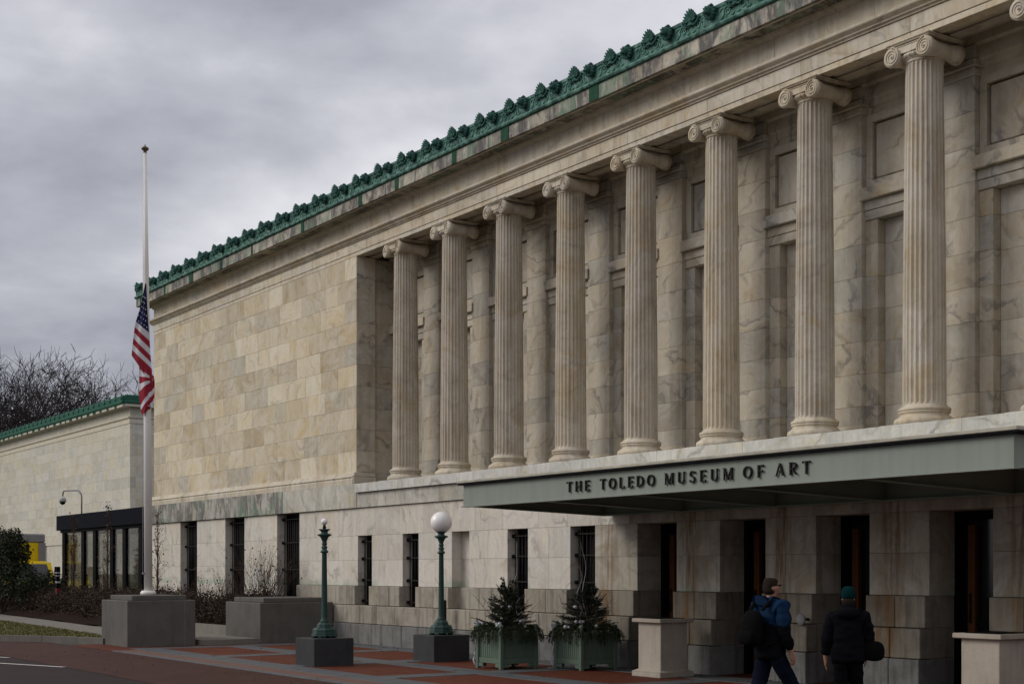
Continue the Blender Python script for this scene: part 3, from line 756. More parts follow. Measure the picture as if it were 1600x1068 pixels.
def scroll(sgn):
    mb = MB(); pts = []; rd = []
    for i in range(30):
        f = i / 29; a = f * 2 * math.pi * 1.6; r = .082 * (1 - f) + .012
        pts.append((sgn * (.02 + r * math.cos(a)), 0, r * math.sin(a) + .005)); rd.append(.013 * (1 - .4 * f))
    mb.tube(pts, rd, 5)
    mb.tube([(sgn * .102, 0, 0), (sgn * .12, 0, -.05), (sgn * .165, -.004, -.085), (sgn * .21, 0, -.06)], [.012, .014, .012, .006], 5)
    mb.tube([(sgn * .09, 0, .05), (sgn * .13, 0, .085), (sgn * .18, -.004, .07), (sgn * .20, 0, .03)], [.010, .014, .012, .006], 5)
    mb.tube([(-sgn * .06, 0, -.07), (-sgn * .11, -.004, -.09), (-sgn * .15, 0, -.06)], [.010, .014, .006], 5)
    return mb.mesh('scroll_ornament', M['copper_pale'])
am, lm_, scm = anthemion(), lion(), (scroll(1), scroll(-1))
x = -19.40 - 1.1 * 24
while x < XR - .2:
    if x > XL - .4:
        put('anthemion', am, gt, (x, 16.012, 11.05)).scale = (.92, .9, .90)
    if x + .55 < XR: put('lion_head', lm_, gt, (x + .53, 15.985, 11.04)).scale = (1.0, 1.0, 1.0)
    put('scroll_ornament', scm[0], gt, (x + .16, 16.026, 10.955)); put('scroll_ornament', scm[1], gt, (x + .92, 16.026, 10.955))
    x += 1.1
put('corner_leaf', MB().tube([(XL - .38, 16.05, 11.06), (XL - .42, 16.04, 11.14), (XL - .48, 16.02, 11.20), (XL - .54, 16.0, 11.22)], [.03, .028, .02, .006], 6).mesh('corner_leaf', M['copper_dark']), gt)

# ================================================================== ENTRANCE CANOPY
CX0, CX1, CYF = -21.02, -9.76, 13.17
cp = thing('entrance_canopy', 'grey-green painted metal canopy over the museum doors', 'canopy', (-15.4, 16.3, 2.9))
fa = MB().box(CX0, CX1, CYF, CYF + .05, 2.885, 3.245).build('fascia', M['canopy'], cp)
MB().box(CX0 - .03, CX1 + .03, CYF - .035, CYF + .1, 2.865, 2.884).build('bottom_flange', M['canopy'], fa)
MB().box(CX1 - .05, CX1, CYF + .051, 16.3, 2.885, 3.245).build('side_fascia', M['canopy'], cp)
MB().box(CX0, CX0 + .05, CYF + .051, 16.3, 2.885, 3.245).build('side_fascia', M['canopy'], cp)
MB().box(CX0 - .09, CX1 + .09, CYF - .07, 16.33, 3.247, 3.275).build('top_flange', M['black'], cp)
MB().box(CX0 - .10, CX1 + .10, CYF - .085, 16.32, 3.277, 3.325, .008).build('flashing', M['flash'], cp)
MB().box(CX0 + .05, CX1 - .05, CYF + .05, 16.32, 3.16, 3.2).build('soffit_sheet', M['canopy_in'], cp)
for i in range(6):
    x = CX0 + .02 + (CX1 - CX0 - .04) * i / 5
    mb = MB(); hw = .012
    ol = [(CYF + .052, 3.16), (16.24, 3.16), (16.24, 2.79), (CYF + .052, 2.89)]
    mb.add([(x - hw, y, z) for y, z in ol] + [(x + hw, y, z) for y, z in ol], [(0, 1, 5, 4), (1, 2, 6, 5), (2, 3, 7, 6), (3, 0, 4, 7), (3, 2, 1, 0), (4, 5, 6, 7)])
    for zo in (0, .012):
        pass
    ol = [(CYF + .052, 2.878), (16.24, 2.778), (16.24, 2.789), (CYF + .052, 2.889)]
    mb.add([(x - .07, y, z) for y, z in ol] + [(x + .07, y, z) for y, z in ol], [(0, 1, 5, 4), (1, 2, 6, 5), (2, 3, 7, 6), (3, 0, 4, 7), (3, 2, 1, 0), (4, 5, 6, 7)])
    bm1 = mb.recalc().build('canopy_beam', M['canopy_in'], cp)
MB().box(CX0, CX1, 16.245, 16.305, 2.80, 3.15).box(CX0, CX1, 16.16, 16.30, 2.775, 2.795).build('wall_channel', M['canopy_in'], cp)
for i in range(5):
    a = CX0 + (CX1 - CX0) * i / 5 + .12; b = CX0 + (CX1 - CX0) * (i + 1) / 5 - .12
    for yy in (14.2, 15.3): MB().box(a - .05, b + .05, yy - .03, yy + .03, 3.06, 3.159).build('purlin', M['canopy_in'], cp)
# lettering: serifed capitals standing off the fascia
LW = {'T': .62, 'H': .72, 'E': .55, 'O': .78, 'L': .55, 'D': .74, 'M': .86, 'U': .70, 'S': .52, 'F': .54, 'A': .74, 'R': .66}
def letter_strokes(ch, w):
    k, h = .14, .065
    def serif(x, z, up): return ('q', [(x - .12, z), (x + .12, z), (x + .12, z + (.045 if up else -.045)), (x - .12, z + (.045 if up else -.045))])
    def vs_(x, t_=k, z0=0., z1=1.): return ('q', [(x - t_ / 2, z0), (x + t_ / 2, z0), (x + t_ / 2, z1), (x - t_ / 2, z1)])
    def hb(x0, x1, z, t_=h): return ('q', [(x0, z - t_ / 2), (x1, z - t_ / 2), (x1, z + t_ / 2), (x0, z + t_ / 2)])
    def ln(x0, z0, x1, z1, t_): return ('q', [(x0 - t_ / 2, z0), (x0 + t_ / 2, z0), (x1 + t_ / 2, z1), (x1 - t_ / 2, z1)])
    def arc(cx, cz, rx, rz, a0, a1, tt, tn, n=16):
        out = []
        for i in range(n):
            A, B = [R(a0 + (a1 - a0) * (i + q) / n) for q in (0, 1)]
            q4 = []
            for an, o_ in ((A, 1), (B, 1), (B, -1), (A, -1)):
                th = (tn + (tt - tn) * abs(math.cos(an))) / 2 * o_
                q4.append((cx + (rx + th) * math.cos(an), cz + (rz + th) * math.sin(an)))
            out.append(('q', q4))
        return out
    if ch == 'T': return [vs_(w / 2), hb(0, w, .965), serif(w / 2, 0, 1), vs_(.03, .05, .83, 1.0), vs_(w - .03, .05, .83, 1.0)]
    if ch == 'H': return [vs_(.12), vs_(w - .12), hb(.12, w - .12, .5), serif(.12, 0, 1), serif(w - .12, 0, 1), serif(.12, 1, 0), serif(w - .12, 1, 0)]
    if ch == 'E': return [vs_(.12), hb(.0, w, .965), hb(.12, w - .08, .52), hb(.0, w, .035), vs_(w - .02, .05, 0, .18), vs_(w - .02, .05, .82, 1), vs_(w - .09, .05, .44, .6)]
    if ch == 'F': return [vs_(.12), hb(.0, w, .965), hb(.12, w - .08, .50), vs_(w - .02, .05, .82, 1), vs_(w - .09, .05, .42, .58), serif(.12, 0, 1)]
    if ch == 'L': return [vs_(.12), hb(.0, w, .035), vs_(w - .02, .05, 0, .2), serif(.12, 1, 0)]
    if ch == 'O': return arc(w / 2, .5, w / 2 - .07, .465, 0, 360, .15, .06, 24)
    if ch == 'D': return [vs_(.12), hb(0, .3, .965), hb(0, .3, .035)] + arc(.28, .5, w - .28 - .07, .465, -90, 90, .15, .06)
    if ch == 'U': return [vs_(.12, k, .3, 1), vs_(w - .12, .07, .3, 1), serif(.12, 1, 0), serif(w - .12, 1, 0)] + arc(w / 2, .32, w / 2 - .12, .29, 180, 360, .12, .07)
    if ch == 'M': return [vs_(.10, .07), vs_(w - .12, k), ln(w / 2, .0, .10, 1., .13), ln(w / 2, .0, w - .14, 1., .07), serif(.10, 0, 1), serif(w - .12, 0, 1), serif(.06, 1, 0), serif(w - .08, 1, 0)]
    if ch == 'A': return [ln(.08, 0, w / 2, 1, .07), ln(w - .10, 0, w / 2, 1, .14), hb(.2, w - .22, .36), serif(.08, 0, 1), serif(w - .10, 0, 1)]
    if ch == 'R': return [vs_(.12), hb(0, .3, .965), hb(.12, .3, .5), serif(.12, 0, 1), ln(w - .06, 0, .30, .5, .14)] + arc(.28, .735, w - .28 - .13, .232, -90, 90, .14, .06)
    if ch == 'S': return arc(w / 2, .74, w / 2 - .07, .225, 20, 270, .12, .08) + arc(w / 2, .27, w / 2 - .06, .235, 90, -160, .12, .08) + [vs_(w - .05, .05, .75, .95), vs_(.05, .05, .05, .25)]
words = [('THE', -17.94, -17.36), ('TOLEDO', -17.09, -15.81), ('MUSEUM', -15.58, -14.18), ('OF', -13.97, -13.59), ('ART', -13.37, -12.76)]
LW = {k_: v_ * 1.28 for k_, v_ in LW.items()}
LH = .163; LZ = 2.982
for wd, xa, xb in words:
    tw = sum(LW[c] for c in wd) * LH; gap = (xb - xa - tw) / (len(wd) - 1); x = xa
    for ch in wd:
        mb = MB(); yo = 0
        for i, (_, q) in enumerate(letter_strokes(ch, LW[ch])):
            yf = CYF - .034 - .0006 * (i % 7); yb = CYF - .010
            v = [(x + a * LH, yf, LZ + b * LH) for a, b in q] + [(x + a * LH, yb, LZ + b * LH) for a, b in q]
            mb.add(v, [(0, 1, 2, 3), (4, 5, 6, 7), (0, 1, 5, 4), (1, 2, 6, 5), (2, 3, 7, 6), (3, 0, 4, 7)])
        put('sign_letter', mb.recalc().mesh('sign_letter', M['letter']), fa); x += LW[ch] * LH + gap

# ================================================================== WING, VESTIBULE
WX, WY = -74.1, 25.5
wg = thing('wing_building', 'plain pale marble museum wing with narrow copper roof edge', 'building', (-88, 25.5, 0))
MB().box(-112, WX - .03, WY + .06, 45, 0, 10.5).build('wing_core', M['mortar'], wg)
ww = MB().box(-112, WX - .02, WY + .04, WY + .08, 3.9, 10.0).build('wing_wall', M['mortar'], wg)
zc = [3.93 + (9.62 - 3.93) * i / 10 for i in range(11)]
for z0, z1 in zip(zc[:-1], zc[1:]):
    s_ = split(-104.0, WX, .75, 1.9)
    for x0, x1 in zip(s_[:-1], s_[1:]): cblock('wing_block', x0, x1, WY, WY + .3, z0, z1, M['wing'], ww, .005, .003)
    s_ = split(WY + .302, 31., 1.0, 2.0)
    for y0, y1 in zip(s_[:-1], s_[1:]): cblock('wing_block', WX - .1, WX - .004, y0, y1 - .006, z0, z1, M['wing'], ww, .005, .003)
wb = MB().box(-112, WX + .05, WY - .05, 31, 3.32, 3.92, .01).build('wing_belt', M['wing'], wg)
for x0, x1 in ((-112, -96.2), (-95.2, -90.4), (-89.4, -84.6), (-83.6, -78.6), (-77.6, WX)):
    cblock('wing_base_block', x0, x1, WY, WY + .5, 0, 3.31, M['wing'], wb, .006, .004)
for x0, x1 in ((-96.2, -95.2), (-90.4, -89.4), (-84.6, -83.6), (-78.6, -77.6)):
    put('wing_window', MB().box(x0, x1, WY + .25, WY + .3, .8, 3.31).mesh('wing_window', M['darkglass']), wb)
def wing_profile(pr, name, mat, parent, ox=.0):
    o = MB().ext(pr, -112, WX + ox).recalc().build(name, mat, parent)
    yq = min(y for y, z in pr)      # return along the end wall
    mb = MB(); n = len(pr); dx = WY - yq
    vs = [(WX + (WY - y), WY + .0 - (WY - y), z) for y, z in pr] + [(WX + (WY - y), 32, z) for y, z in pr]
    mb.add(vs, [(i, (i + 1) % n, n + (i + 1) % n, n + i) for i in range(n)] + [list(range(n))[::-1], list(range(n, 2 * n))])
    mb.recalc().build(name + '_return', mat, parent)
wing_profile([(WY + .1, 9.625), (WY - .03, 9.625), (WY - .03, 9.85), (WY - .10, 9.93), (WY - .10, 9.99), (WY + .1, 9.99)], 'wing_architrave', M['wing'], wg)
wing_profile([(WY + .1, 9.993), (WY - .01, 9.993), (WY - .01, 10.42), (WY - .2, 10.46), (WY - .42, 10.48), (WY - .42, 10.62), (WY + .1, 10.62)], 'wing_cornice', M['wing'], wg)
wing_profile([(WY + .2, 10.623), (WY - .46, 10.623), (WY - .50, 10.70), (WY - .42, 10.76), (WY - .42, 11.05), (WY - .38, 11.09), (WY + .2, 11.0)], 'wing_gutter', M['copper_wing'], wg)
stud = MB().blob((0, 0, 0), .10, 1, sq=(1.0, .6, 1.2)).box(-.05, .05, -.02, .03, .05, .22, .01).mesh('gutter_stud', M['copper_dark'])
x = -104
while x < WX + .3:
    put('gutter_stud', stud, wg, (x, WY - .43, 10.95)); x += .93
s_ = -103.
while s_ < WX:
    put('copper_strap', MB().box(s_, s_ + random.choice([.2, .5, .35]), WY - .43, WY - .421, 10.482, 10.62).mesh('copper_strap', M['copper_strap']), wg); s_ += random.uniform(.7, 1.5)
MB().ext([(WY - .2, 11.0), (45, 11.0), (45, 11.2), (33, 11.5)], -112, WX).recalc().build('wing_roof', M['roof'], wg)

vb = thing('glass_vestibule', 'low glass-walled entrance pavilion with black fascia between wing and museum', 'vestibule', (-52, 18.5, 0))
MB().box(-58.3, -45.62, 17.0, 21.5, 3.40, 3.99, .012).build('roof_fascia', M['fascia'], vb)
MB().box(-58.1, -45.7, 17.1, 21.4, 3.30, 3.399).build('soffit', M['black'], vb)
VX = [-57.85, -55.35, -53.9, -51.9, -50.5, -48.8, -46.9]
for x in VX:
    for yy in (17.15, 21.2): MB().box(x - .17, x + .17, yy, yy + .16, .2, 3.299).build('mullion', M['black'], vb)
for x0, x1 in zip(VX[:-1], VX[1:]):
    for yy in (17.2, 21.25): put('glass_pane', MB().box(x0 + .172, x1 - .172, yy, yy + .012, .25, 3.29).mesh('glass_pane', M['pane']), vb)
MB().box(-58.0, -45.7, 17.12, 21.38, .0, .2).build('floor_slab', M['conc'], vb)
for x0, x1 in zip(VX[:-1], VX[1:]): MB().box(x0 + .171, x1 - .171, 17.18, 17.24, .205, .3).build('sill_rail', M['black'], vb)
MB().tube([(-50.4, 17.3, 1.1), (-48.9, 17.3, 1.1)], .02, 6).build('push_bar', M['grey'], vb)

# camera on a gooseneck
sc_ = thing('security_camera', 'dome camera hanging from a bent pipe above the black fascia', 'camera', (-56.9, 17.6, 3.99))
pts = [(-56.9, 17.6, 3.99), (-56.9, 17.6, 4.72)]
for i in range(9): a = R(10 * i + 5); pts.append((-57.15 + .25 * math.cos(a) - .06 * i / 9, 17.6 - .1 * i / 9, 4.75 + .25 * math.sin(a)))
pts += [(-57.9, 17.35, 5.02)]
for i in range(9): a = R(90 + 10 * i); pts.append((-58.2 + .25 * math.cos(a), 17.3, 4.77 + .25 * math.sin(a)))
MB().tube(pts, .03, 8).lathe([(.09, 3.992), (.11, 4.03), (.05, 4.06)], 12, (-56.9, 17.6, 0)).build('pipe', M['grey'], sc_)
MB().lathe([(.05, 4.78), (.14, 4.72), (.15, 4.60), (.13, 4.58)], 16, (-58.45, 17.3, 0)).build('housing', M['signwhite'], sc_)
MB().blob((-58.45, 17.3, 4.58), .12, 2).build('dome', M['darkglass'], sc_)

# ================================================================== FLAGPOLE, PLINTHS
def plinth(name, label, x0, x1, y0, y1, h, st):
    t_ = thing(name, label, 'plinth', ((x0 + x1) / 2, (y0 + y1) / 2, 0))
    body_ = MB().box(x0, x1, y0, y1, -.02, h, .012)
    b = body_.build('block', M['plinth'], t_)
    MB().box(x0 + st, x1 - st, y0 + st, y1 - st, h + .001, h + .115, .012).build('cap_slab', M['plinth'], t_)
    yj = y1 - .28
    MB().box(x1 - .001, x1 + .002, yj, yj + .018, .0, h - .01).build('joint', M['kerb'], b)
    return t_
plinth('stone_plinth', 'grey granite plinth carrying the white flagpole', -34.0, -32.15, 11.0, 12.65, 1.07, .16)
plinth('stone_plinth', 'grey granite plinth set against the museum wall', -34.05, -31.92, 14.2, 16.16, .985, .16)
FPX, FPY = -33.08, 11.83
fp = thing('flagpole', 'tall tapering white flagpole with a small tarnished ball', 'flagpole', (FPX, FPY, 1.185))
MB().lathe([(0, 1.187), (.185, 1.187), (.185, 1.25), (.15, 1.29), (.10, 1.29), (0, 1.29)], 24, (FPX, FPY, 0)).build('base_collar', M['white'], fp)
MB().tube([(FPX, FPY, 1.28), (FPX - .01, FPY - .015, 5.2), (FPX - .03, FPY - .045, 9.0), (FPX - .042, FPY - .065, 11.75)], [.098, .090, .062, .038], 18).build('shaft', M['white'], fp)
MB().lathe([(.03, 11.74), (.05, 11.76), (.03, 11.78), (.085, 11.83), (.09, 11.86), (.06, 11.89), (.015, 11.91), (.012, 11.95)], 16, (FPX - .042, FPY - .065, 0)).build('finial_ball', M['ball'], fp)
MB().tube([(FPX - .06, FPY - .1, 11.7), (FPX - .07, FPY - .11, 6.), (FPX - .06, FPY - .12, 1.7)], .006, 5).build('halyard', M['silver'], fp)
MB().box(FPX - .05, FPX + .05, FPY - .14, FPY - .11, 1.68, 1.72, .005).build('cleat', M['grey'], fp)
# half-mast flag hanging in folds: rows across, each stripe its own band of cloth
M['f_red'] = simple('flag_red', (.26, .022, .035), .8, .15, 12.); M['f_white'] = simple('flag_white', (.56, .54, .56), .8, .08, 12.); M['f_blue'] = simple('flag_blue', (.018, .022, .07), .8, .15, 12.)
def fpx(px, py, dep):      # metres across / up from the pole, turned to the street
    a = (px - 229.4) / 65.3; z = 1.75 + (892 - py) / 65.3
    q = Vector((FPX, FPY, 0)) + RV * a + FV * (-.10 + dep); return (q.x, q.y, z)
mb = MB()
def cloth(rows, mats, nseg=10, fold=.03, fr=3., ph=0.):
    pr = []
    for k, (l, r) in enumerate(rows):
        pr.append([fpx(l[0] + (r[0] - l[0]) * i / nseg, l[1] + (r[1] - l[1]) * i / nseg, fold * math.sin(fr * i / nseg * 3.14 + ph + k * .15) - .02 * k / len(rows)) for i in range(nseg + 1)])
    for k in range(len(rows) - 1):
        v = pr[k] + pr[k + 1]
        mb.add(v, [(i, i + 1, nseg + 2 + i, nseg + 1 + i) for i in range(nseg)], mats[k], True)
L0 = [((226, 444), (227.5, 444)), ((219.5, 478), (230, 490)), ((211.5, 503), (232.5, 521)), ((209.7, 511.5), (233.5, 534)), ((208.6, 520), (234.6, 546)), ((207.4, 529), (235.3, 557)), ((206.4, 538), (236.2, 568)), ((205.4, 547), (237.2, 577)), ((204.8, 556), (238.2, 590)), ((216, 572), (239.8, 606))]
cloth(L0, [2, 2, 1, 0, 1, 0, 1, 0, 0], fold=.035)
cloth([((216, 568), (239, 588)), ((216, 576), (239.5, 592)), ((216, 588), (240, 592.5)), ((216.2, 600), (240.2, 593)), ((216, 612), (240.4, 593.5)), ((216.5, 625), (240.6, 597)), ((218, 634), (240.6, 606)), ((219, 641), (240.6, 615)), ((221, 648), (240.8, 622))], [0, 1, 0, 1, 0, 0, 1, 0], fold=.05, fr=2.2, ph=1.)
cloth([((228, 610), (240.8, 598)), ((229, 618), (240.8, 606)), ((231, 625), (240.9, 614)), ((233, 634), (241, 622)), ((236, 640), (241, 631))], [0, 1, 0, 1], 5, fold=.03, fr=3., ph=2.)
cloth([((219, 626), (233, 628)), ((219.5, 634), (236, 636)), ((222, 650), (229, 643))], [1, 0], 6, .05, 2., 1.3)
fl = mb.build('flag', [M['f_red'], M['f_white'], M['f_blue']]); tag(fl, 'red white and blue striped flag with stars hanging limp at half mast', 'flag')
star = []
for i in range(10):
    a = math.pi / 2 + i * math.pi / 5; r = 1 if i % 2 == 0 else .42; star.append((r * math.cos(a), r * math.sin(a)))
for row in range(7):
    for c_ in range(4):
        f = .34 + row * .097; y = 444 + 76 * f
        l = 226 + (211.5 - 226) * f; r = 227.5 + (232.5 - 227.5) * f
        px = l + (r - l) * ((c_ + .5 + (.25 if row % 2 else -.15)) / 4.2); py = y - 5 + (px - l) * .75 - 3 * (1 - f)
        if px > r - 1.2 or px < l + 1.2: continue
        v = [fpx(px + sx_ * 1.15, py - sy_ * 1.3 + sx_ * .4, -.062) for sx_, sy_ in star] + [fpx(px, py, -.066)]
        put('star', MB().add(v, [(i, (i + 1) % 10, 10) for i in range(10)]).mesh('star', M['f_white']), fl)

# ================================================================== LAMPS
def lamp(x, y, globe, l1, l2):
    bk = MB().box(x - .4, x + .4, y - .405, y + .405, -.02, .512, .008).build('lamp_block', M['lampblock']); tag(bk, l2, 'stone block', 'stone blocks under the lamps')
    t_ = thing('street_lamp', l1, 'lamp', (x, y, .512), 'green entrance lamps')
    for i in range(4):
        a = R(45 + 90 * i); fx, fy = x + .185 * math.cos(a), y + .185 * math.sin(a)
        MB().box(fx - .045, fx + .045, fy - .045, fy + .045, .514, .565, .01).build('foot', M['lampgreen'], t_)
    ft = MB()
    for r0, r1, z0, z1 in ((.245, .24, .55, .58), (.225, .215, .583, .65), (.225, .19, .655, .70), (.148, .138, .705, .745), (.142, .095, .75, .80)):
        ft.lathe([(0, z0), (r0, z0), (r1, z1), (0, z1)], 8, (x, y, 0), smooth=False, a0=R(22.5))
    ft.build('lamp_base', M['lampgreen'], t_)
    MB().lathe([(.09, .80), (.075, .83), (.060, .86), (.058, .90), (.046, 2.10), (.05, 2.11)], 20, (x, y, 0)).build('shaft', M['lampgreen'], t_)
    MB().lathe([(r_ * .70, z_) for r_, z_ in [(.068, 2.09), (.105, 2.10), (.108, 2.125), (.075, 2.145), (.066, 2.17), (.088, 2.20), (.06, 2.225), (.055, 2.24), (.08, 2.26), (.062, 2.28), (.06, 2.31), (.11, 2.39), (.19, 2.425), (.195, 2.44), (.10, 2.455), (.085, 2.48), (.115, 2.51), (.15, 2.525), (.15, 2.54), (.0, 2.545)]], 24, (x, y, 0)).build('collar', M['lampgreen'], t_)
    if globe: MB().blob((x, y, 2.71), .212, 4).build('globe', M['globe'], t_)
    else:
        MB().lathe([(.03, 2.545), (.035, 2.58), (.022, 2.60), (.028, 2.63), (0, 2.63)], 12, (x, y, 0)).build('socket', M['iron'], t_)
        MB().blob((x, y, 2.678), .062, 3).build('bulb', M['globe'], t_)
lamp(-24.0, 11.97, False, 'green cast lamp post with a small bare bulb and no globe', 'dark stone block under the lamp post without a globe')
lamp(-23.9, 14.46, True, 'green cast lamp post carrying a large white globe', 'dark stone block under the white globe lamp post')

# ================================================================== PLANTERS
def rnd_dir(): a = random.uniform(0, 6.283); z = random.uniform(-1, 1); q = math.sqrt(1 - z * z); return Vector((q * math.cos(a), q * math.sin(a), z))
def planter(x, y, label):
    t_ = thing('planter', label, 'planter', (x, y, 0), 'sage green planter boxes'); h = .40
    bx_ = MB().box(x - .35, x + .35, y - .35, y + .35, .14, .655)
    b = bx_.build('box', M['planter'], t_)
    for s in range(4):
        for i in range(11):
            q = -.315 + .063 * i
            if s == 0: bb = (x + q - .027, x + q + .027, y - .362, y - .351)
            elif s == 1: bb = (x + q - .027, x + q + .027, y + .351, y + .362)
            elif s == 2: bb = (x - .362, x - .351, y + q - .027, y + q + .027)
            else: bb = (x + .351, x + .362, y + q - .027, y + q + .027)
            put('slat', MB().box(*bb, .20, .60, .004).mesh('slat', M['planter']), b)
    for z0, z1, ex in ((.10, .198, .385), (.602, .66, .375)):
        f = MB(); e = ex
        f.box(x - e, x + e, y - e, y - .345, z0, z1, .006).box(x - e, x + e, y + .345, y + e, z0, z1, .006).box(x - e, x - .345, y - .344, y + .344, z0, z1, .006).box(x + .345, x + e, y - .344, y + .344, z0, z1, .006)
        f.build('rail', M['planter'], t_)
    for sx_ in (-1, 1):
        for sy_ in (-1, 1):
            cx, cy = x + sx_ * .375, y + sy_ * .375
            pst = MB().box(cx - .035, cx + .035, cy - .035, cy + .035, .0, .70, .006).build('corner_post', M['planter'], t_)
            MB().lathe([(.03, .70), (.034, .715), (.018, .725), (.042, .755), (.045, .775), (.03, .80), (0, .808)], 14, (cx, cy, 0)).build('finial', M['planter'], pst)
            for dx, dy in ((-sx_, 0), (0, -sy_)):
                px, py = cx + dx * .10, cy + dy * .10
                MB().box(px - (.07 if dx else .02), px + (.07 if dx else .02), py - (.07 if dy else .02), py + (.07 if dy else .02), .03, .098, .01).build('bracket_foot', M['planter'], t_)
    return t_
def fir(x, y, label, seed, lean):
    random.seed(seed)
    t_ = thing('planted_fir', label, 'fir', (x, y, .6), 'decorated firs in planters')
    tr = MB(); nd = MB(); H_ = .78; lx, ly = lean
    def ax(h): return Vector((x + lx * h, y + ly * h, .62 + h))
    tr.tube([ax(0), ax(H_ * .5), ax(H_)], [.022, .015, .006], 6)
    def sprig(a, b, n, ln):
        a, b = Vector(a), Vector(b); dd = (b - a).normalized()
        tr.tube([a, b], [.006, .003], 4)
        for i in range(n):
            p_ = a.lerp(b, (i + random.random()) / n); q = (rnd_dir() + dd * .9).normalized() * ln * random.uniform(.7, 1.2)
            s_ = q.cross(rnd_dir()).normalized() * .0055
            nd.add([p_ - s_, p_ + s_, p_ + q], [(0, 1, 2)])
    h = .05
    while h < H_:
        rad = .47 * (1 - h / H_) ** .75 + .03
        for k in range(10):
            a = random.uniform(0, 6.283); p0 = ax(h + random.uniform(-.02, .02)); e = p0 + Vector((math.cos(a) * rad * random.uniform(.45, 1.3), math.sin(a) * rad * random.uniform(.45, 1.3), random.uniform(.0, .30)))
            sprig(p0, e, 70, .035)
            for j in range(4):
                m_ = p0.lerp(e, random.uniform(.35, .9)); a2 = a + random.choice((-1, 1)) * random.uniform(.5, .9)
                sprig(m_, m_ + Vector((math.cos(a2), math.sin(a2), .25)) * rad * .38, 32, .03)
        h += .062
    for k in range(30):
        a = random.uniform(0, 6.283); p0 = ax(random.uniform(.0, .45)); sprig(p0, p0 + Vector((math.cos(a) * random.uniform(.1, .5), math.sin(a) * random.uniform(.1, .5), random.uniform(.15, .4))), 60, .034)
    sprig(ax(H_ - .05), ax(H_ + .08), 40, .03)
    tr.build('stem', M['twig'], t_); nd.build('needles', M['needle'], t_)
    gd = MB()       # drooping cedar collar
    for k in range(190):
        a = random.uniform(0, 6.283); s_ = max(abs(math.cos(a)), abs(math.sin(a))); r = .33 / s_
        p0 = Vector((x + math.cos(a) * r * .75, y + math.sin(a) * r * .75, .69 + random.uniform(-.01, .06)))
        out = Vector((math.cos(a), math.sin(a), 0)); ln = random.uniform(.18, .34)
        pts = [p0, p0 + out * ln * .6 + Vector((0, 0, .05)), p0 + out * ln + Vector((0, 0, -.05)), p0 + out * (ln * 1.1) + Vector((0, 0, -random.uniform(.10, .26)))]
        for i in range(60):
            f = random.random() * 3; i0 = min(2, int(f)); p_ = pts[i0].lerp(pts[i0 + 1], f - i0)
            dd = (pts[i0 + 1] - pts[i0]).normalized(); q = (dd + rnd_dir() * .75).normalized() * random.uniform(.03, .06); sd_ = q.cross(rnd_dir()).normalized() * .006
            gd.add([p_ - sd_, p_ + sd_, p_ + q], [(0, 1, 2)])
    gd.build('cedar_collar', M['cedar'], t_)
    for k in range(9):
        a = random.uniform(3.4, 6.6); hh_ = random.choice([.0, .02, .05, .1, .35]); r = (.44 if hh_ < .2 else .2)
        put('bauble', MB().blob((x + math.cos(a) * r, y + math.sin(a) * r, .76 + hh_), random.uniform(.028, .045), 2).mesh('bauble', M['bauble']), t_)
    return t_
def twigs(t_, specs, x, y):
    for (dx, dy, hh_, pale, wav) in specs:
        pts = []; rd = []
        for i in range(15):
            f = i / 14; pts.append((x + dx * f + wav * math.sin(f * 11 + dx * 9) * .05, y + dy * f + wav * math.cos(f * 9 + dx * 5) * .05, .66 + hh_ * f)); rd.append((.009 if pale else .0065) * (1 - .65 * f))
        br = put('decor_branch', MB().tube(pts, rd, 5).mesh('decor_branch', M['twigpale'] if pale else M['twig']), t_)
        if not pale:
            for j in (6, 9, 11):
                p_ = Vector(pts[j]); put('side_twig', MB().tube([p_, p_ + Vector((random.uniform(-.12, .12), random.uniform(-.12, .12), random.uniform(.08, .18)))], [.004, .002], 4).mesh('side_twig', M['twig']), br)
def ribbon(t_, x, y, curl):
    bow = MB()
    for k in range(16):
        d_ = rnd_dir(); c = Vector((x, y, .78)); e1 = c + d_ * .10; s_ = d_.cross(rnd_dir()).normalized() * .025
        bow.add([c - s_, c + s_, e1 + s_ * 1.6, e1 - s_ * 1.6], [(0, 1, 2, 3)])
    b = bow.build('ribbon_bow', M['silver'], t_)
    for q in range(2):
        v = []; n = 26
        for i in range(n):
            f = i / (n - 1); z = .74 - .735 * min(1, f * 1.25); run = max(0, f - .8) * 1.2
            cx = x - .03 + q * .03 + .02 * math.sin(f * 17 + q); cy = y - .06 + .02 * math.cos(f * 15 + q * 2) + run * curl
            a = f * 15 + q * 1.5; wx, wy = .018 * math.cos(a), .018 * math.sin(a)
            v += [(cx - wx + run * .2, cy - wy, max(z, .008)), (cx + wx + run * .2, cy + wy, max(z, .008) + (.012 if z < .02 else .0))]
        put('ribbon_tail', MB().add(v, [(2 * i, 2 * i + 1, 2 * i + 3, 2 * i + 2) for i in range(n - 1)]).mesh('ribbon_tail', M['silver']), b)
PL1, PL2 = (-21.42, 14.35), (-20.42, 15.38)
planter(*PL1, 'sage green slatted planter box nearer the globe lamp')
planter(*PL2, 'sage green slatted planter box nearer the doors')
f1 = fir(*PL1, 'small dark fir with baubles in the planter nearer the globe lamp', 5, (-.02, .0)); f2 = fir(*PL2, 'small dark fir with baubles in the planter nearer the doors', 8, (.03, .10))
twigs(f1, [(.06, .22, 1.62, True, .5), (-.18, -.42, .62, False, .4), (-.1, -.25, .55, False, .6), (.15, .45, .62, False, .5), (.2, .62, .55, True, .3), (-.05, .15, .85, False, .4), (.05, .3, .6, False, .5), (-.25, -.62, .7, False, .25)], *PL1)
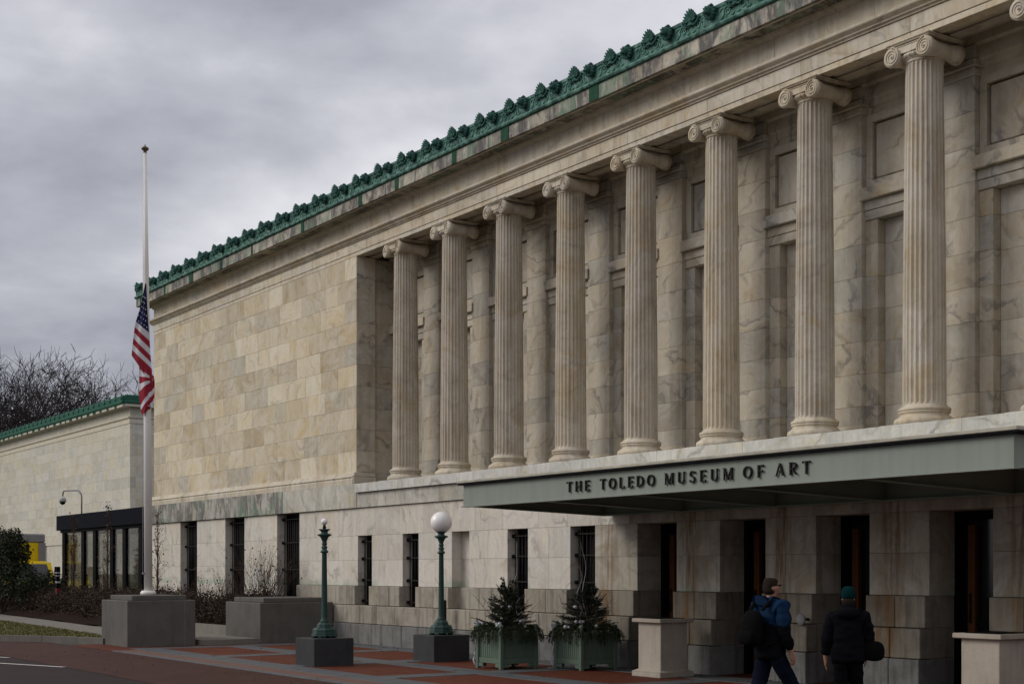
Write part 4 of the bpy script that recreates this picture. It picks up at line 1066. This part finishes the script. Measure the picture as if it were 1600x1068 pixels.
twigs(f2, [(-.02, -.05, 1.62, True, .6), (-.06, -.20, 1.38, True, 1.2), (-.15, -.45, .8, False, .6), (-.2, -.6, .42, True, .4), (.2, .5, .6, False, .4), (.15, .6, .55, True, .3), (-.1, .0, .7, False, .6)], *PL2)
random.seed(21)
for f_, P_ in ((f1, PL1), (f2, PL2)):
    twigs(f_, [(random.uniform(-.5, .5), random.uniform(-.55, .6), random.uniform(.25, .75), random.random() < .35, random.uniform(.3, .9)) for _ in range(11)], *P_)
ribbon(f1, -21.86, 14.02, .7); ribbon(f2, -20.86, 15.05, -.5)
random.seed(77)

# ================================================================== CAST STONE BOXES
def castbox(x, y, label):
    t_ = thing('stone_box', label, 'stone box', (x, y, 0), 'cast stone boxes at the doors')
    MB().box(x - .29, x + .29, y - .29, y + .29, .10, .90, .008).build('body', M['castbox'], t_)
    MB().box(x - .37, x + .37, y - .37, y + .37, .0, .085, .01).add([(x + a * .37, y + b * .37, .087) for a, b in ((-1, -1), (1, -1), (1, 1), (-1, 1))] + [(x + a * .292, y + b * .292, .125) for a, b in ((-1, -1), (1, -1), (1, 1), (-1, 1))], [(i, (i + 1) % 4, 4 + (i + 1) % 4, 4 + i) for i in range(4)]).build('base', M['castbox'], t_)
    c = MB().box(x - .37, x + .37, y - .37, y + .37, .902, .967, .01).build('lid', M['castbox'], t_)
    MB().box(x - .26, x + .26, y - .26, y + .26, .9675, .975, .003).build('lid_opening', M['black'], c)
castbox(-18.28, 15.38, 'pale cast stone box beside the planters')
castbox(-11.55, 15.20, 'pale cast stone box at the right edge by the last doors')

# ================================================================== SMALL WALL THINGS
ds = thing('wall_disc', 'round metal disc on a short rod fixed to the entrance pier', 'disc', (-15.86, 16.2, 1.0))
MB().lathe([(0, -.018), (.085, -.018), (.095, 0), (.085, .018), (0, .018)], 24, (-15.86, 16.14, 1.0), 'Y').build('disc', M['grey'], ds)
MB().tube([(-15.86, 16.15, 1.0), (-15.86, 16.33, 1.0)], .022, 8).build('rod', M['iron'], ds)
pr = MB().box(-26.33, -26.25, 15.93, 16.02, .30, 1.13, .01).build('black_post', M['iron']); pr.rotation_euler = (R(0), R(0), 0)
tag(pr, 'narrow black post standing behind the globe lamp', 'post')
sp = thing('marker_post', 'slim dark marker post with white and red bands among the shrubs', 'post', (-50.4, 14.75, .2))
q = sp.location
MB().box(q.x - .06, q.x + .06, q.y - .06, q.y + .06, .15, 1.9, .01).build('post', M['black'], sp)
for z0, z1, mt in ((1.68, 1.72, 'signwhite'), (1.58, 1.61, 'signwhite'), (1.34, 1.40, 'signwhite'), (.98, 1.15, 'red')):
    MB().box(q.x - .066, q.x + .066, q.y - .066, q.y + .066, z0, z1).build('band', M[mt], sp)

# ================================================================== YELLOW TRUCK
tk = thing('box_truck', 'yellow box truck parked behind the dark evergreen shrubs', 'truck', (-64, 17, 0))
TY0, TY1 = 15.35, 17.65
MB().box(-68.5, -62.2, TY0, TY1, 1.05, 2.98, .03).build('cargo_box', M['yellow'], tk)
MB().box(-68.5, -62.18, TY0 - .01, TY1 + .01, 2.982, 3.36, .05).build('roof_cap', M['grey'], tk)
MB().box(-62.19, -62.14, TY1 - .28, TY1 + .015, 1.05, 2.98).build('corner_trim', M['grey'], tk)
cab = MB(); ol = [(-62.1, .55), (-59.6, .55), (-59.55, 1.15), (-60.35, 1.35), (-60.95, 2.12), (-62.1, 2.2)]
n_ = len(ol); ya, yb = TY0 + .1, TY1 - .1
cab.add([(x_, ya, z_) for x_, z_ in ol] + [(x_, yb, z_) for x_, z_ in ol], [(i, (i + 1) % n_, n_ + (i + 1) % n_, n_ + i) for i in range(n_)] + [list(range(n_))[::-1], list(range(n_, 2 * n_))])
cb = cab.recalc().build('cab', M['yellow'], tk)
MB().add([(-60.36, ya + .12, 1.385), (-60.36, yb - .12, 1.385), (-60.90, yb - .2, 2.06), (-60.90, ya + .2, 2.06)], [(0, 1, 2, 3)]).build('windscreen', M['darkglass'], cb)
MB().box(-59.62, -59.50, ya + .35, yb - .35, .72, 1.05).build('grille', M['black'], cb)
for s in (0, 1): MB().box(-59.62, -59.49, ya + .04 + s * (yb - ya - .34), ya + .30 + s * (yb - ya - .34), .78, 1.02, .03).build('headlight', M['headl'], cb)
MB().box(-59.75, -59.4, ya - .03, yb + .03, .42, .62, .04).build('bumper', M['grey'], tk)
for s in (-1, 1): MB().box(-60.9, -60.78, (ya - .35 if s < 0 else yb + .12), (ya - .12 if s < 0 else yb + .35), 1.5, 1.95, .02).build('mirror', M['black'], cb)
for xx in (-60.6, -66.8):
    for yy in (TY0 + .15, TY1 - .4):
        wl = MB().lathe([(0, 0), (.40, 0), (.42, .03), (.42, .22), (.40, .25), (0, .25)], 20, (xx, yy, .42), 'Y').build('wheel', M['rubber'], tk)

# ================================================================== VEGETATION
def leaf_cloud(mb, c, rad, n, size, shape=(1, 1, 1), amp=.35, shell=.55):
    c = Vector(c)
    for i in range(n):
        d_ = rnd_dir(); k = (shell + (1 - shell) * random.random() ** .6) * (1 + amp * mnoise.noise(d_ * 2.2 + c)) * (1 + .25 * mnoise.noise(d_ * 6 + c))
        p_ = c + Vector((d_.x * rad * shape[0], d_.y * rad * shape[1], d_.z * rad * shape[2])) * k
        if p_.z < .15: continue
        a = rnd_dir(); b = a.cross(rnd_dir()).normalized(); s_ = size * random.uniform(.6, 1.3)
        mb.add([p_ - b * s_ * .4, p_ + a * s_ * .5, p_ + b * s_ * .4, p_ - a * s_ * .5], [(0, 1, 2, 3)])
def branch(mb, p, d_, ln, r, lvl, maxl, spread, up, sides, nkids, tips=None, curl=.25, rmin=.002):
    n = 4; pts = [p.copy()]; rd = [r]; q = p.copy(); dd = d_.copy()
    for i in range(n):
        dd = (dd + rnd_dir() * curl * .5 + Vector((0, 0, up * .3))).normalized(); q = q + dd * ln / n; pts.append(q.copy()); rd.append(r * (1 - .45 * (i + 1) / n))
    mb.tube(pts, rd, max(3, sides - lvl), cap=False)
    if lvl >= maxl:
        if tips is not None: tips.append((q, dd))
        return
    for k in range(nkids[min(lvl, len(nkids) - 1)]):
        f = random.uniform(.35, 1.0) if k else 1.0; i0 = min(n - 1, int(f * n)); pp = pts[i0].lerp(pts[i0 + 1], f * n - i0) if f < 1 else pts[-1]
        ax_ = dd.cross(rnd_dir()).normalized(); nd_ = (dd * math.cos(spread) + ax_ * math.sin(spread) * random.uniform(.7, 1.2) + Vector((0, 0, up * .25))).normalized()
        branch(mb, pp, nd_, ln * random.uniform(.58, .82), max(rd[i0] * random.uniform(.55, .72), rmin), lvl + 1, maxl, spread, up, sides, nkids, tips, curl, rmin)
def bare_tree(x, y, h, seed, label, levels=7):
    random.seed(seed); t_ = thing('bare_tree', label, 'tree', (x, y, 0), 'bare winter trees behind the wing')
    tr = MB(); base = Vector((x, y, -.1)); fork = Vector((x, y, h * .24))
    tr.tube([base, base.lerp(fork, .5), fork], [h * .026, h * .021, h * .019], 9); tr.build('trunk', M['bark'], t_)
    cr = MB()
    for k in range(5):
        a = k * 1.256 + random.uniform(-.3, .3); tl = random.uniform(.35, .75)
        branch(cr, fork - Vector((0, 0, random.uniform(0, h * .06))), Vector((math.cos(a) * tl, math.sin(a) * tl, 1)).normalized(), h * random.uniform(.24, .30), h * .0135, 1, levels, .62, .08, 7, [3, 3, 3, 3, 3, 3, 2], None, .42, .021)
    cr.build('crown', M['bark'], t_)
def spot(px, dist):      # a place in the garden behind the wing: bearing and distance from the corner of the road
    u = (px - 800) / 2222; q = (FV + RV * u) * dist; return q.x, q.y
for px, dist, h, sd_, lb in ((15, 108, 20.5, 3, 'large bare tree at the left edge behind the wing'), (68, 118, 21.0, 14, 'tall bare tree second from the left behind the wing'), (108, 126, 20.8, 25, 'bare tree rising mid-way along the wing roof'), (146, 136, 22.0, 36, 'bare tree behind the wing roof left of the flag'), (186, 146, 21.6, 47, 'smallest bare tree nearest the flag behind the wing'), (-45, 112, 20, 58, 'bare tree just cut by the left picture edge')):
    bare_tree(*spot(px, dist), h, sd_, lb, 7)
random.seed(91)
def bush(name, label, cat, lobes, leaves, size, mat, stems=10, grp=None):
    x, y, z, r = lobes[0][:4]; t_ = thing(name, label, cat, (x, y, .2), grp)
    st = MB()
    for k in range(stems):
        a = random.uniform(0, 6.28); l = random.choice(lobes)
        st.tube([(x + .15 * math.cos(a), y + .15 * math.sin(a), .15), ((x + l[0]) / 2, (y + l[1]) / 2, l[2] * .6), (l[0] + .6 * l[3] * math.cos(a), l[1] + .6 * l[3] * math.sin(a), l[2] + l[3] * .5)], [.03, .02, .006], 5)
    st.build('stems', M['twig'], t_); lf = MB()
    for l in lobes: leaf_cloud(lf, l[:3], l[3], int(leaves * l[3] ** 2), size, (1, 1, l[4] if len(l) > 4 else 1))
    lf.build('foliage', mat, t_); return t_
def atxy(px, Y):         # garden position at depth Y on a bearing
    u = (px - 800) / 2222; d_ = FV + RV * u; k = Y / d_.y; return d_.x * k
b1 = []
for px, yy, zz_, r in ((2, 12.9, 1.5, .75), (18, 13.0, 1.9, .6), (30, 13.1, 1.2, .7), (4, 12.8, 2.35, .55), (33, 13.2, 2.2, .38), (22, 13.0, 2.55, .35), (44, 13.2, .9, .5), (-14, 12.6, 1.8, .9)):
    b1.append((atxy(px, yy + 1.3), yy + 1.3, zz_ * 1.16, r, 1.15))
bush('evergreen_shrub', 'large dark evergreen shrub at the left edge in front of the truck', 'shrub', b1, 5200, .085, M['evergreen'])
b2 = [(atxy(px, yy), yy, zz_, r, 1.0) for px, yy, zz_, r in ((66, 15.2, .9, .62), (78, 15.2, 1.15, .6), (88, 15.3, .75, .5), (58, 15.1, .7, .5))]
bush('evergreen_shrub', 'lower dark evergreen shrub beside the marker post', 'shrub', b2, 5200, .08, M['evergreen'])
# low brown ground cover
mb = MB(); tw = MB()
for i in range(330):
    x = random.uniform(-62, -34.4); v = random.uniform(.10, .95); y0 = up_y(x) + .25; y1 = 16.2; y = y0 + (y1 - y0) * v
    r = random.uniform(.28, .5); z = bed_z(x, v) + .38 * min(1, v * 2.2) * random.uniform(.4, 1.1)
    leaf_cloud(mb, (x, y, z + r * .40), r, 230, .055, (1.1, 1.1, .85), .35, .30)
    for k in range(5):
        d_ = rnd_dir(); d_.z = abs(d_.z) + .5; d_.normalize(); tw.tube([(x, y, z), Vector((x, y, z)) + d_ * r * random.uniform(1.2, 1.9)], [.006, .003], 3, m=1, cap=False)
o_ = len(mb.v); mb.v += tw.v; mb.f += [[i + o_ for i in f] for f in tw.f]; mb.mi += tw.mi; mb.sm += tw.sm
gcv = mb.build('ground_cover', [M['brownleaf'], M['twig']]); tag(gcv, 'low brown winter ground cover filling the planting bed', 'ground cover', kind='stuff')
def twig_shrub(x, y, h, seed, label, leaves=None, nst=16, wide=.55):
    random.seed(seed); t_ = thing('twiggy_shrub', label, 'shrub', (x, y, .3), 'leafless shrubs along the museum wall')
    tr = MB(); tips = []
    for k in range(nst):
        a = random.uniform(0, 6.28); tl = random.uniform(.05, wide)
        branch(tr, Vector((x + .12 * math.cos(a), y + .12 * math.sin(a), .25)), Vector((math.cos(a) * tl, math.sin(a) * tl, 1)).normalized(), h * random.uniform(.35, .5), .014, 1, 4, .45, .25, 6, [2, 2, 3, 2], tips, .3)
    tr.build('twigs', M['twig'], t_)
    if leaves:
        lf = MB()
        for q_, dd in tips:
            if random.random() < leaves[1]:
                a = rnd_dir(); b = a.cross(rnd_dir()).normalized(); s_ = .05 * random.uniform(.7, 1.4); lf.add([q_ - b * s_ * .4, q_ + a * s_ * .5, q_ + b * s_ * .4, q_ - a * s_ * .5], [(0, 1, 2, 3)])
        lf.build('dead_leaves', M[leaves[0]], t_)
twig_shrub(-34.8, 15.5, 2.0, 4, 'tallest leafless shrub behind the wall plinth before a barred window', ('brownleaf', .2), 46, .6)
twig_shrub(-37.2, 15.3, 1.45, 9, 'smaller leafless shrub just left of the tallest one at the barred windows', ('redleaf', .25), 26, .7)
twig_shrub(-40.4, 15.3, 1.0, 12, 'lowest leafless shrub between the two leftmost barred windows', ('redleaf', .25), 12, .8)
def slim(x, y, h, seed, label, dens):
    random.seed(seed); t_ = thing('slender_tree', label, 'tree', (x, y, .3), 'slender trained trees before the glass')
    tr = MB(); lf = MB(); tips = []
    tr.tube([(x, y, .2), (x + .02, y, h * .5), (x, y + .02, h)], [.035, .026, .008], 6)
    k = .5
    while k < h:
        a = random.uniform(0, 6.28); branch(tr, Vector((x, y, k)), Vector((math.cos(a) * .35, math.sin(a) * .35, 1)).normalized(), .42 * (1.25 - k / h), .010, 1, 3, .5, .3, 5, [2, 2, 2], tips, .3); k += .085
    for q_, dd in tips:
        for j in range(dens):
            if random.random() < .55:
                p_ = q_ + rnd_dir() * .07; a = rnd_dir(); b = a.cross(rnd_dir()).normalized(); s_ = .06 * random.uniform(.6, 1.3); lf.add([p_ - b * s_ * .4, p_ + a * s_ * .5, p_ + b * s_ * .4, p_ - a * s_ * .5], [(0, 1, 2, 3)])
    tr.build('branches', M['twig'], t_); lf.build('leaves', M['redleaf'], t_)
slim(atxy(115, 15.9), 15.9, 3.7, 3, 'slender red-leaved tree before the left end of the glass pavilion', 4)
slim(atxy(168, 15.9), 15.9, 3.9, 6, 'slender red-leaved tree before the middle of the glass pavilion', 3)
slim(atxy(246, 15.6), 15.6, 3.4, 9, 'slender sparse tree just right of the flagpole', 2)

# ================================================================== PEOPLE
M['skin'] = simple('skin', (.30, .155, .105), .6, .1, 20.); M['hair'] = simple('short_dark_hair', (.020, .015, .012), .9, .5, 60., spec=.03)
M['jk_black'] = simple('black_jacket', (.0045, .0045, .006), .9, .3, 9., spec=.03, bstr=.5); M['jk_blue'] = simple('blue_jacket_yoke', (.005, .018, .046), .8, .25, 9., spec=.05, bstr=.5)
M['trous'] = simple('dark_blue_trousers', (.005, .0065, .014), .9, .3, 10., spec=.03, bstr=.4); M['pack'] = simple('black_backpack', (.004, .004, .0045), .9, .3, 14., spec=.03)
M['teal'] = simple('teal_knit', (.002, .017, .018), .9, .3, 50., spec=.03, bstr=.6); M['trous2'] = simple('black_trousers', (.004, .004, .005), .9, .3, 10., spec=.03)
def skin(name, chains, mats, parent, xf, sub=2, pick=None, wr=0.0):
    """chains: list of [(co, rx, ry)], first point of the later chains may equal an existing joint"""
    vs = []; es = []; rad = []; idx = {}
    for ch in chains:
        prev = None
        for co, rx, ry in ch:
            key = tuple(round(c, 4) for c in co)
            if key not in idx: idx[key] = len(vs); vs.append(co); rad.append((rx, ry))
            i = idx[key]
            if prev is not None and prev != i: es.append((prev, i))
            prev = i
    me = bpy.data.meshes.new(name); me.from_pydata(vs, es, []); o = bpy.data.objects.new(name, me); COL.objects.link(o)
    md = o.modifiers.new('s', 'SKIN'); md.use_smooth_shade = True
    for i, r in enumerate(rad): me.skin_vertices[0].data[i].radius = r; me.skin_vertices[0].data[i].use_root = (i == 0)
    sb_ = o.modifiers.new('u', 'SUBSURF'); sb_.levels = sub; sb_.render_levels = sub
    dg = bpy.context.evaluated_depsgraph_get(); m2 = bpy.data.meshes.new_from_object(o.evaluated_get(dg))
    bpy.data.objects.remove(o); bpy.data.meshes.remove(me)
    m2.name = name; m2.materials.clear()
    for mt in mats: m2.materials.append(mt)
    if pick:
        for f in m2.polygons: f.material_index = pick(f.center)
    for f in m2.polygons: f.use_smooth = True
    if wr:
        for v in m2.vertices:
            q = v.co; k = mnoise.noise(Vector((q.x * 7, q.y * 7, q.z * 15))) + .6 * mnoise.noise(Vector((q.x * 15 + q.z * 9, q.y * 15, q.z * 22)))
            v.co = q + v.normal * wr * k
    m2.transform(xf); m2.update()
    return put(name, m2, parent)
def person_xf(x, y, heading, s): return Matrix.Translation((x, y, 0)) @ Matrix.Rotation(heading, 4, 'Z') @ Matrix.Scale(s, 4)
def hand(side, wr, down):
    x, y, z = wr; out = [[(wr, .024, .030), ((x, y + .01, z - .05), .020, .038), ((x, y + .02, z - .085), .016, .038)]]
    for k, (dy, ln) in enumerate(((-.026, .055), (-.009, .068), (.010, .066), (.028, .055))):
        b0 = (x, y + .02 + dy, z - .088)
        out.append([((x, y + .02, z - .085), .016, .038), (b0, .009, .009), (( x - side * .004, y + .022 + dy, z - .088 - ln * .5), .0085, .0085), ((x - side * .018, y + .026 + dy, z - .088 - ln), .0075, .0075)])
    out.append([((x, y + .01, z - .05), .020, .038), ((x - side * .012, y + .05, z - .065), .010, .010), ((x - side * .02, y + .062, z - .10), .009, .009)])
    return out
def make_person(name, label, x, y, heading, s, kind):
    t_ = thing(name, label, 'person', (x, y, 0)); X = person_xf(x, y, heading, s)
    st = .34 if kind == 'man' else .12          # stride: local +y is forward, +x the right-hand side
    hip = (0, 0, .93); kR = (.10, -st * .35 if kind == 'man' else .05, .50); 
    legs = {1: [(.095, .0, .88), (.105, st * .75, .50), (.105, st * 1.05, .09), (.105, st * 1.05 + .17, .045)], -1: [(-.095, 0, .88), (-.10, -st * .30, .49), (-.10, -st * 1.35, .16), (-.10, -st * 1.2, .05)]}
    if kind != 'man': legs = {1: [(.09, 0, .88), (.095, .10, .49), (.095, .13, .09), (.095, .29, .045)], -1: [(-.09, 0, .88), (-.095, -.02, .49), (-.095, -.14, .12), (-.095, .0, .045)]}
    sh = 1.44; head = 1.66
    if kind == 'man': arms = {1: [(.20, 0, 1.43), (.245, -.02, 1.16), (.235, .10, .93)], -1: [(-.20, 0, 1.43), (-.25, .02, 1.16), (-.235, .18, .97)]}
    else: arms = {1: [(.19, 0, 1.41), (.255, .0, 1.15), (.21, .08, .95)], -1: [(-.19, 0, 1.41), (-.265, -.01, 1.14), (-.275, .03, .90)]}
    ch = [[(hip, .15, .11), ((0, 0, 1.08), .14, .105), ((0, .01, 1.28), .16, .115), ((0, 0, 1.42), .12, .09), ((0, 0, 1.50), .055, .058), ((0, .015, 1.56), .056, .06), ((0, .02, 1.62), .072, .088), ((0, .018, 1.69), .076, .094), ((0, .01, 1.745), .055, .07)]]
    for q in (1, -1):
        L = legs[q]; ch.append([(hip, .15, .11), (L[0], .088, .092), (L[1], .058, .062), (L[2], .040, .044), (L[3], .040, .030)])
        A = arms[q]; ch.append([((0, 0, 1.42), .12, .09), (A[0], .062, .062), (A[1], .045, .045), (A[2], .030, .032)])
        ch += hand(q, A[2], 1)
    # fold the face forms in: nose, chin, ears
    ch.append([((0, .02, 1.62), .072, .088), ((0, .100, 1.585), .022, .02)])
    ch.append([((0, .018, 1.69), .076, .094), ((0, .112, 1.648), .012, .016)])
    for q in (1, -1): ch.append([((0, .02, 1.62), .072, .088), ((q * .077, .0, 1.635), .012, .024)])
    body_ = skin('body', ch, [M['skin']], t_, X, 2)
    # trousers, jacket
    tc = [[((0, 0, .95), .165, .125), ((0, 0, 1.02), .16, .12)]]
    for q in (1, -1):
        L = legs[q]; tc.append([((0, 0, .95), .165, .125), (L[0], .108, .112), (L[1], .080, .084), ((L[2][0], L[2][1], L[2][2] + .02), .066, .072)])
    skin('trousers', tc, [M['trous'] if kind == 'man' else M['trous2']], t_, X, 3, None, .012)
    for q in (1, -1):
        L = legs[q]; a_, b_ = Vector(L[2]), Vector(L[3]); skin('shoe', [[(tuple(a_ + Vector((0, -.02, -.03))), .05, .045), (tuple((a_ + b_) / 2 + Vector((0, .0, -.02))), .05, .04), (tuple(b_), .045, .032), (tuple(b_ + Vector((0, .06, 0))), .03, .022)]], [M['pack']], t_, X, 2)
    wj = 1.0 if kind == 'man' else 1.14
    jc = [[((0, -.005, .80), .205 * wj, .165), ((0, -.005, .93), .205 * wj, .165), ((0, 0, 1.10), .195 * wj, .16), ((0, 0, 1.28), .20, .155), ((0, -.005, 1.42), .155, .12), ((0, -.01, 1.49), .085, .085)]]
    for q in (1, -1):
        A = arms[q]; lo = Vector(A[1]).lerp(Vector(A[2]), .93)
        jc.append([((0, -.005, 1.42), .155, .12), (A[0], .095, .098), (tuple(Vector(A[0]).lerp(Vector(A[1]), .5)), .085, .088), (A[1], .075, .08), (tuple(Vector(A[1]).lerp(lo, .5)), .068, .072), (tuple(lo), .052, .056)])
    if kind == 'man':
        jk = skin('jacket', jc, [M['jk_black'], M['jk_blue']], t_, X, 3, lambda c: 1 if (c.z > 1.25 + .03 * math.sin(c.y * 25) and c.y > -.16) else 0, .016)
        skin('hood', [[((0, -.10, 1.43), .13, .06), ((0, -.15, 1.48), .145, .055), ((0, -.12, 1.53), .11, .045)], [((0, -.15, 1.48), .145, .055), ((.12, -.04, 1.50), .05, .05), ((.10, .07, 1.47), .035, .035)], [((0, -.15, 1.48), .145, .055), ((-.12, -.04, 1.50), .05, .05), ((-.10, .07, 1.47), .035, .035)]], [M['jk_blue']], t_, X, 2)
        hr = skin('hair', [[((0, -.034, 1.545), .058, .052), ((0, -.018, 1.60), .080, .084), ((0, -.004, 1.65), .081, .089), ((0, .006, 1.70), .081, .098), ((0, .008, 1.748), .061, .078)]], [M['hair']], t_, X, 2)
        gl_ = MB().box(-.060, .060, .099, .102, 1.648, 1.664).box(.080, .086, .0, .10, 1.66, 1.668).box(-.086, -.080, .0, .10, 1.66, 1.668); g_ = gl_.mesh('glasses', M['iron']); g_.transform(X); put('glasses', g_, t_)
    else:
        skin('jacket', jc, [M['jk_black']], t_, X, 3, None, .016)
        skin('collar', [[((0, -.03, 1.44), .14, .10), ((0, -.03, 1.53), .105, .095), ((0, -.035, 1.60), .092, .085)]], [M['jk_black']], t_, X, 2)
        skin('coat_hood', [[((0, -.13, 1.40), .15, .06), ((0, -.15, 1.47), .16, .065), ((0, -.11, 1.54), .12, .055)]], [M['jk_black']], t_, X, 2)
        skin('hair', [[((0, -.04, 1.54), .085, .065), ((0, -.025, 1.60), .088, .085), ((0, -.02, 1.65), .088, .095)]], [M['hair']], t_, X, 2)
        skin('knit_hat', [[((0, -.005, 1.62), .093, .105), ((0, -.005, 1.68), .100, .112), ((0, -.01, 1.74), .095, .104), ((0, -.01, 1.80), .06, .06)]], [M['teal']], t_, X, 2)
    return t_, X
HM = math.atan2(-(0.10), 1.0)
man, XM = make_person('person', 'person in blue-shouldered black jacket with backpack striding toward the doors', -11.05, 10.79, R(-4), .965, 'man')
bp = thing('backpack', 'black backpack on the person in the blue-shouldered jacket', 'backpack', (-11.05, 10.6, .95))
skin('pack_body', [[((-.0, -.26, .98), .15, .10), ((0, -.27, 1.12), .165, .115), ((0, -.26, 1.28), .155, .10), ((0, -.23, 1.40), .11, .07)]], [M['pack']], bp, XM, 2)
skin('pack_pocket', [[((0, -.345, 1.0), .12, .035), ((0, -.36, 1.10), .13, .038), ((0, -.345, 1.18), .11, .03)]], [M['pack']], bp, XM, 2)
for q in (1, -1): skin('shoulder_strap', [[((q * .10, -.21, 1.38), .03, .02), ((q * .125, -.06, 1.535), .03, .015), ((q * .13, .10, 1.46), .03, .015), ((q * .15, .16, 1.28), .03, .015), ((q * .18, .0, 1.05), .025, .015), ((q * .12, -.2, 1.0), .02, .015)]], [M['pack']], bp, XM, 1)
wom, XW = make_person('person', 'person in black coat and teal knit hat walking away', -10.86, 11.78, R(42), .885, 'woman')
hb_ = thing('shoulder_bag', 'black shoulder bag at the hip of the person in the teal hat', 'bag', (-10.7, 11.9, .8))
skin('bag_body', [[((.29, -.02, .86), .045, .15), ((.30, -.02, 1.00), .06, .16), ((.285, -.02, 1.13), .04, .13)]], [M['pack']], hb_, XW, 2)
skin('bag_strap', [[((.27, -.02, 1.13), .018, .012), ((.24, -.10, 1.3), .018, .012), ((.13, -.06, 1.515), .018, .012), ((.16, .10, 1.40), .018, .012), ((.27, .08, 1.12), .018, .012)]], [M['pack']], hb_, XW, 1)

# ------------------------------------------------------------------ a few fallen leaves on the paving
random.seed(5); mb = MB()
for i in range(260):
    x, y = random.uniform(-33, -14), random.choice([random.uniform(10.9, 16.1), random.uniform(8, 10.2), 15.9 + random.uniform(-.3, .2)])
    a = random.uniform(0, 6.28); s_ = random.uniform(.018, .04); z = .014; dx, dy = math.cos(a) * s_, math.sin(a) * s_
    mb.add([(x - dx, y - dy, z), (x + dy * .5, y - dx * .5, z + .008), (x + dx, y + dy, z + .004), (x - dy * .5, y + dx * .5, z + .012)], [(0, 1, 2, 3)])
lv = mb.build('fallen_leaves', M['brownleaf']); tag(lv, 'scattered dead leaves on the plaza paving', 'leaves', kind='stuff')
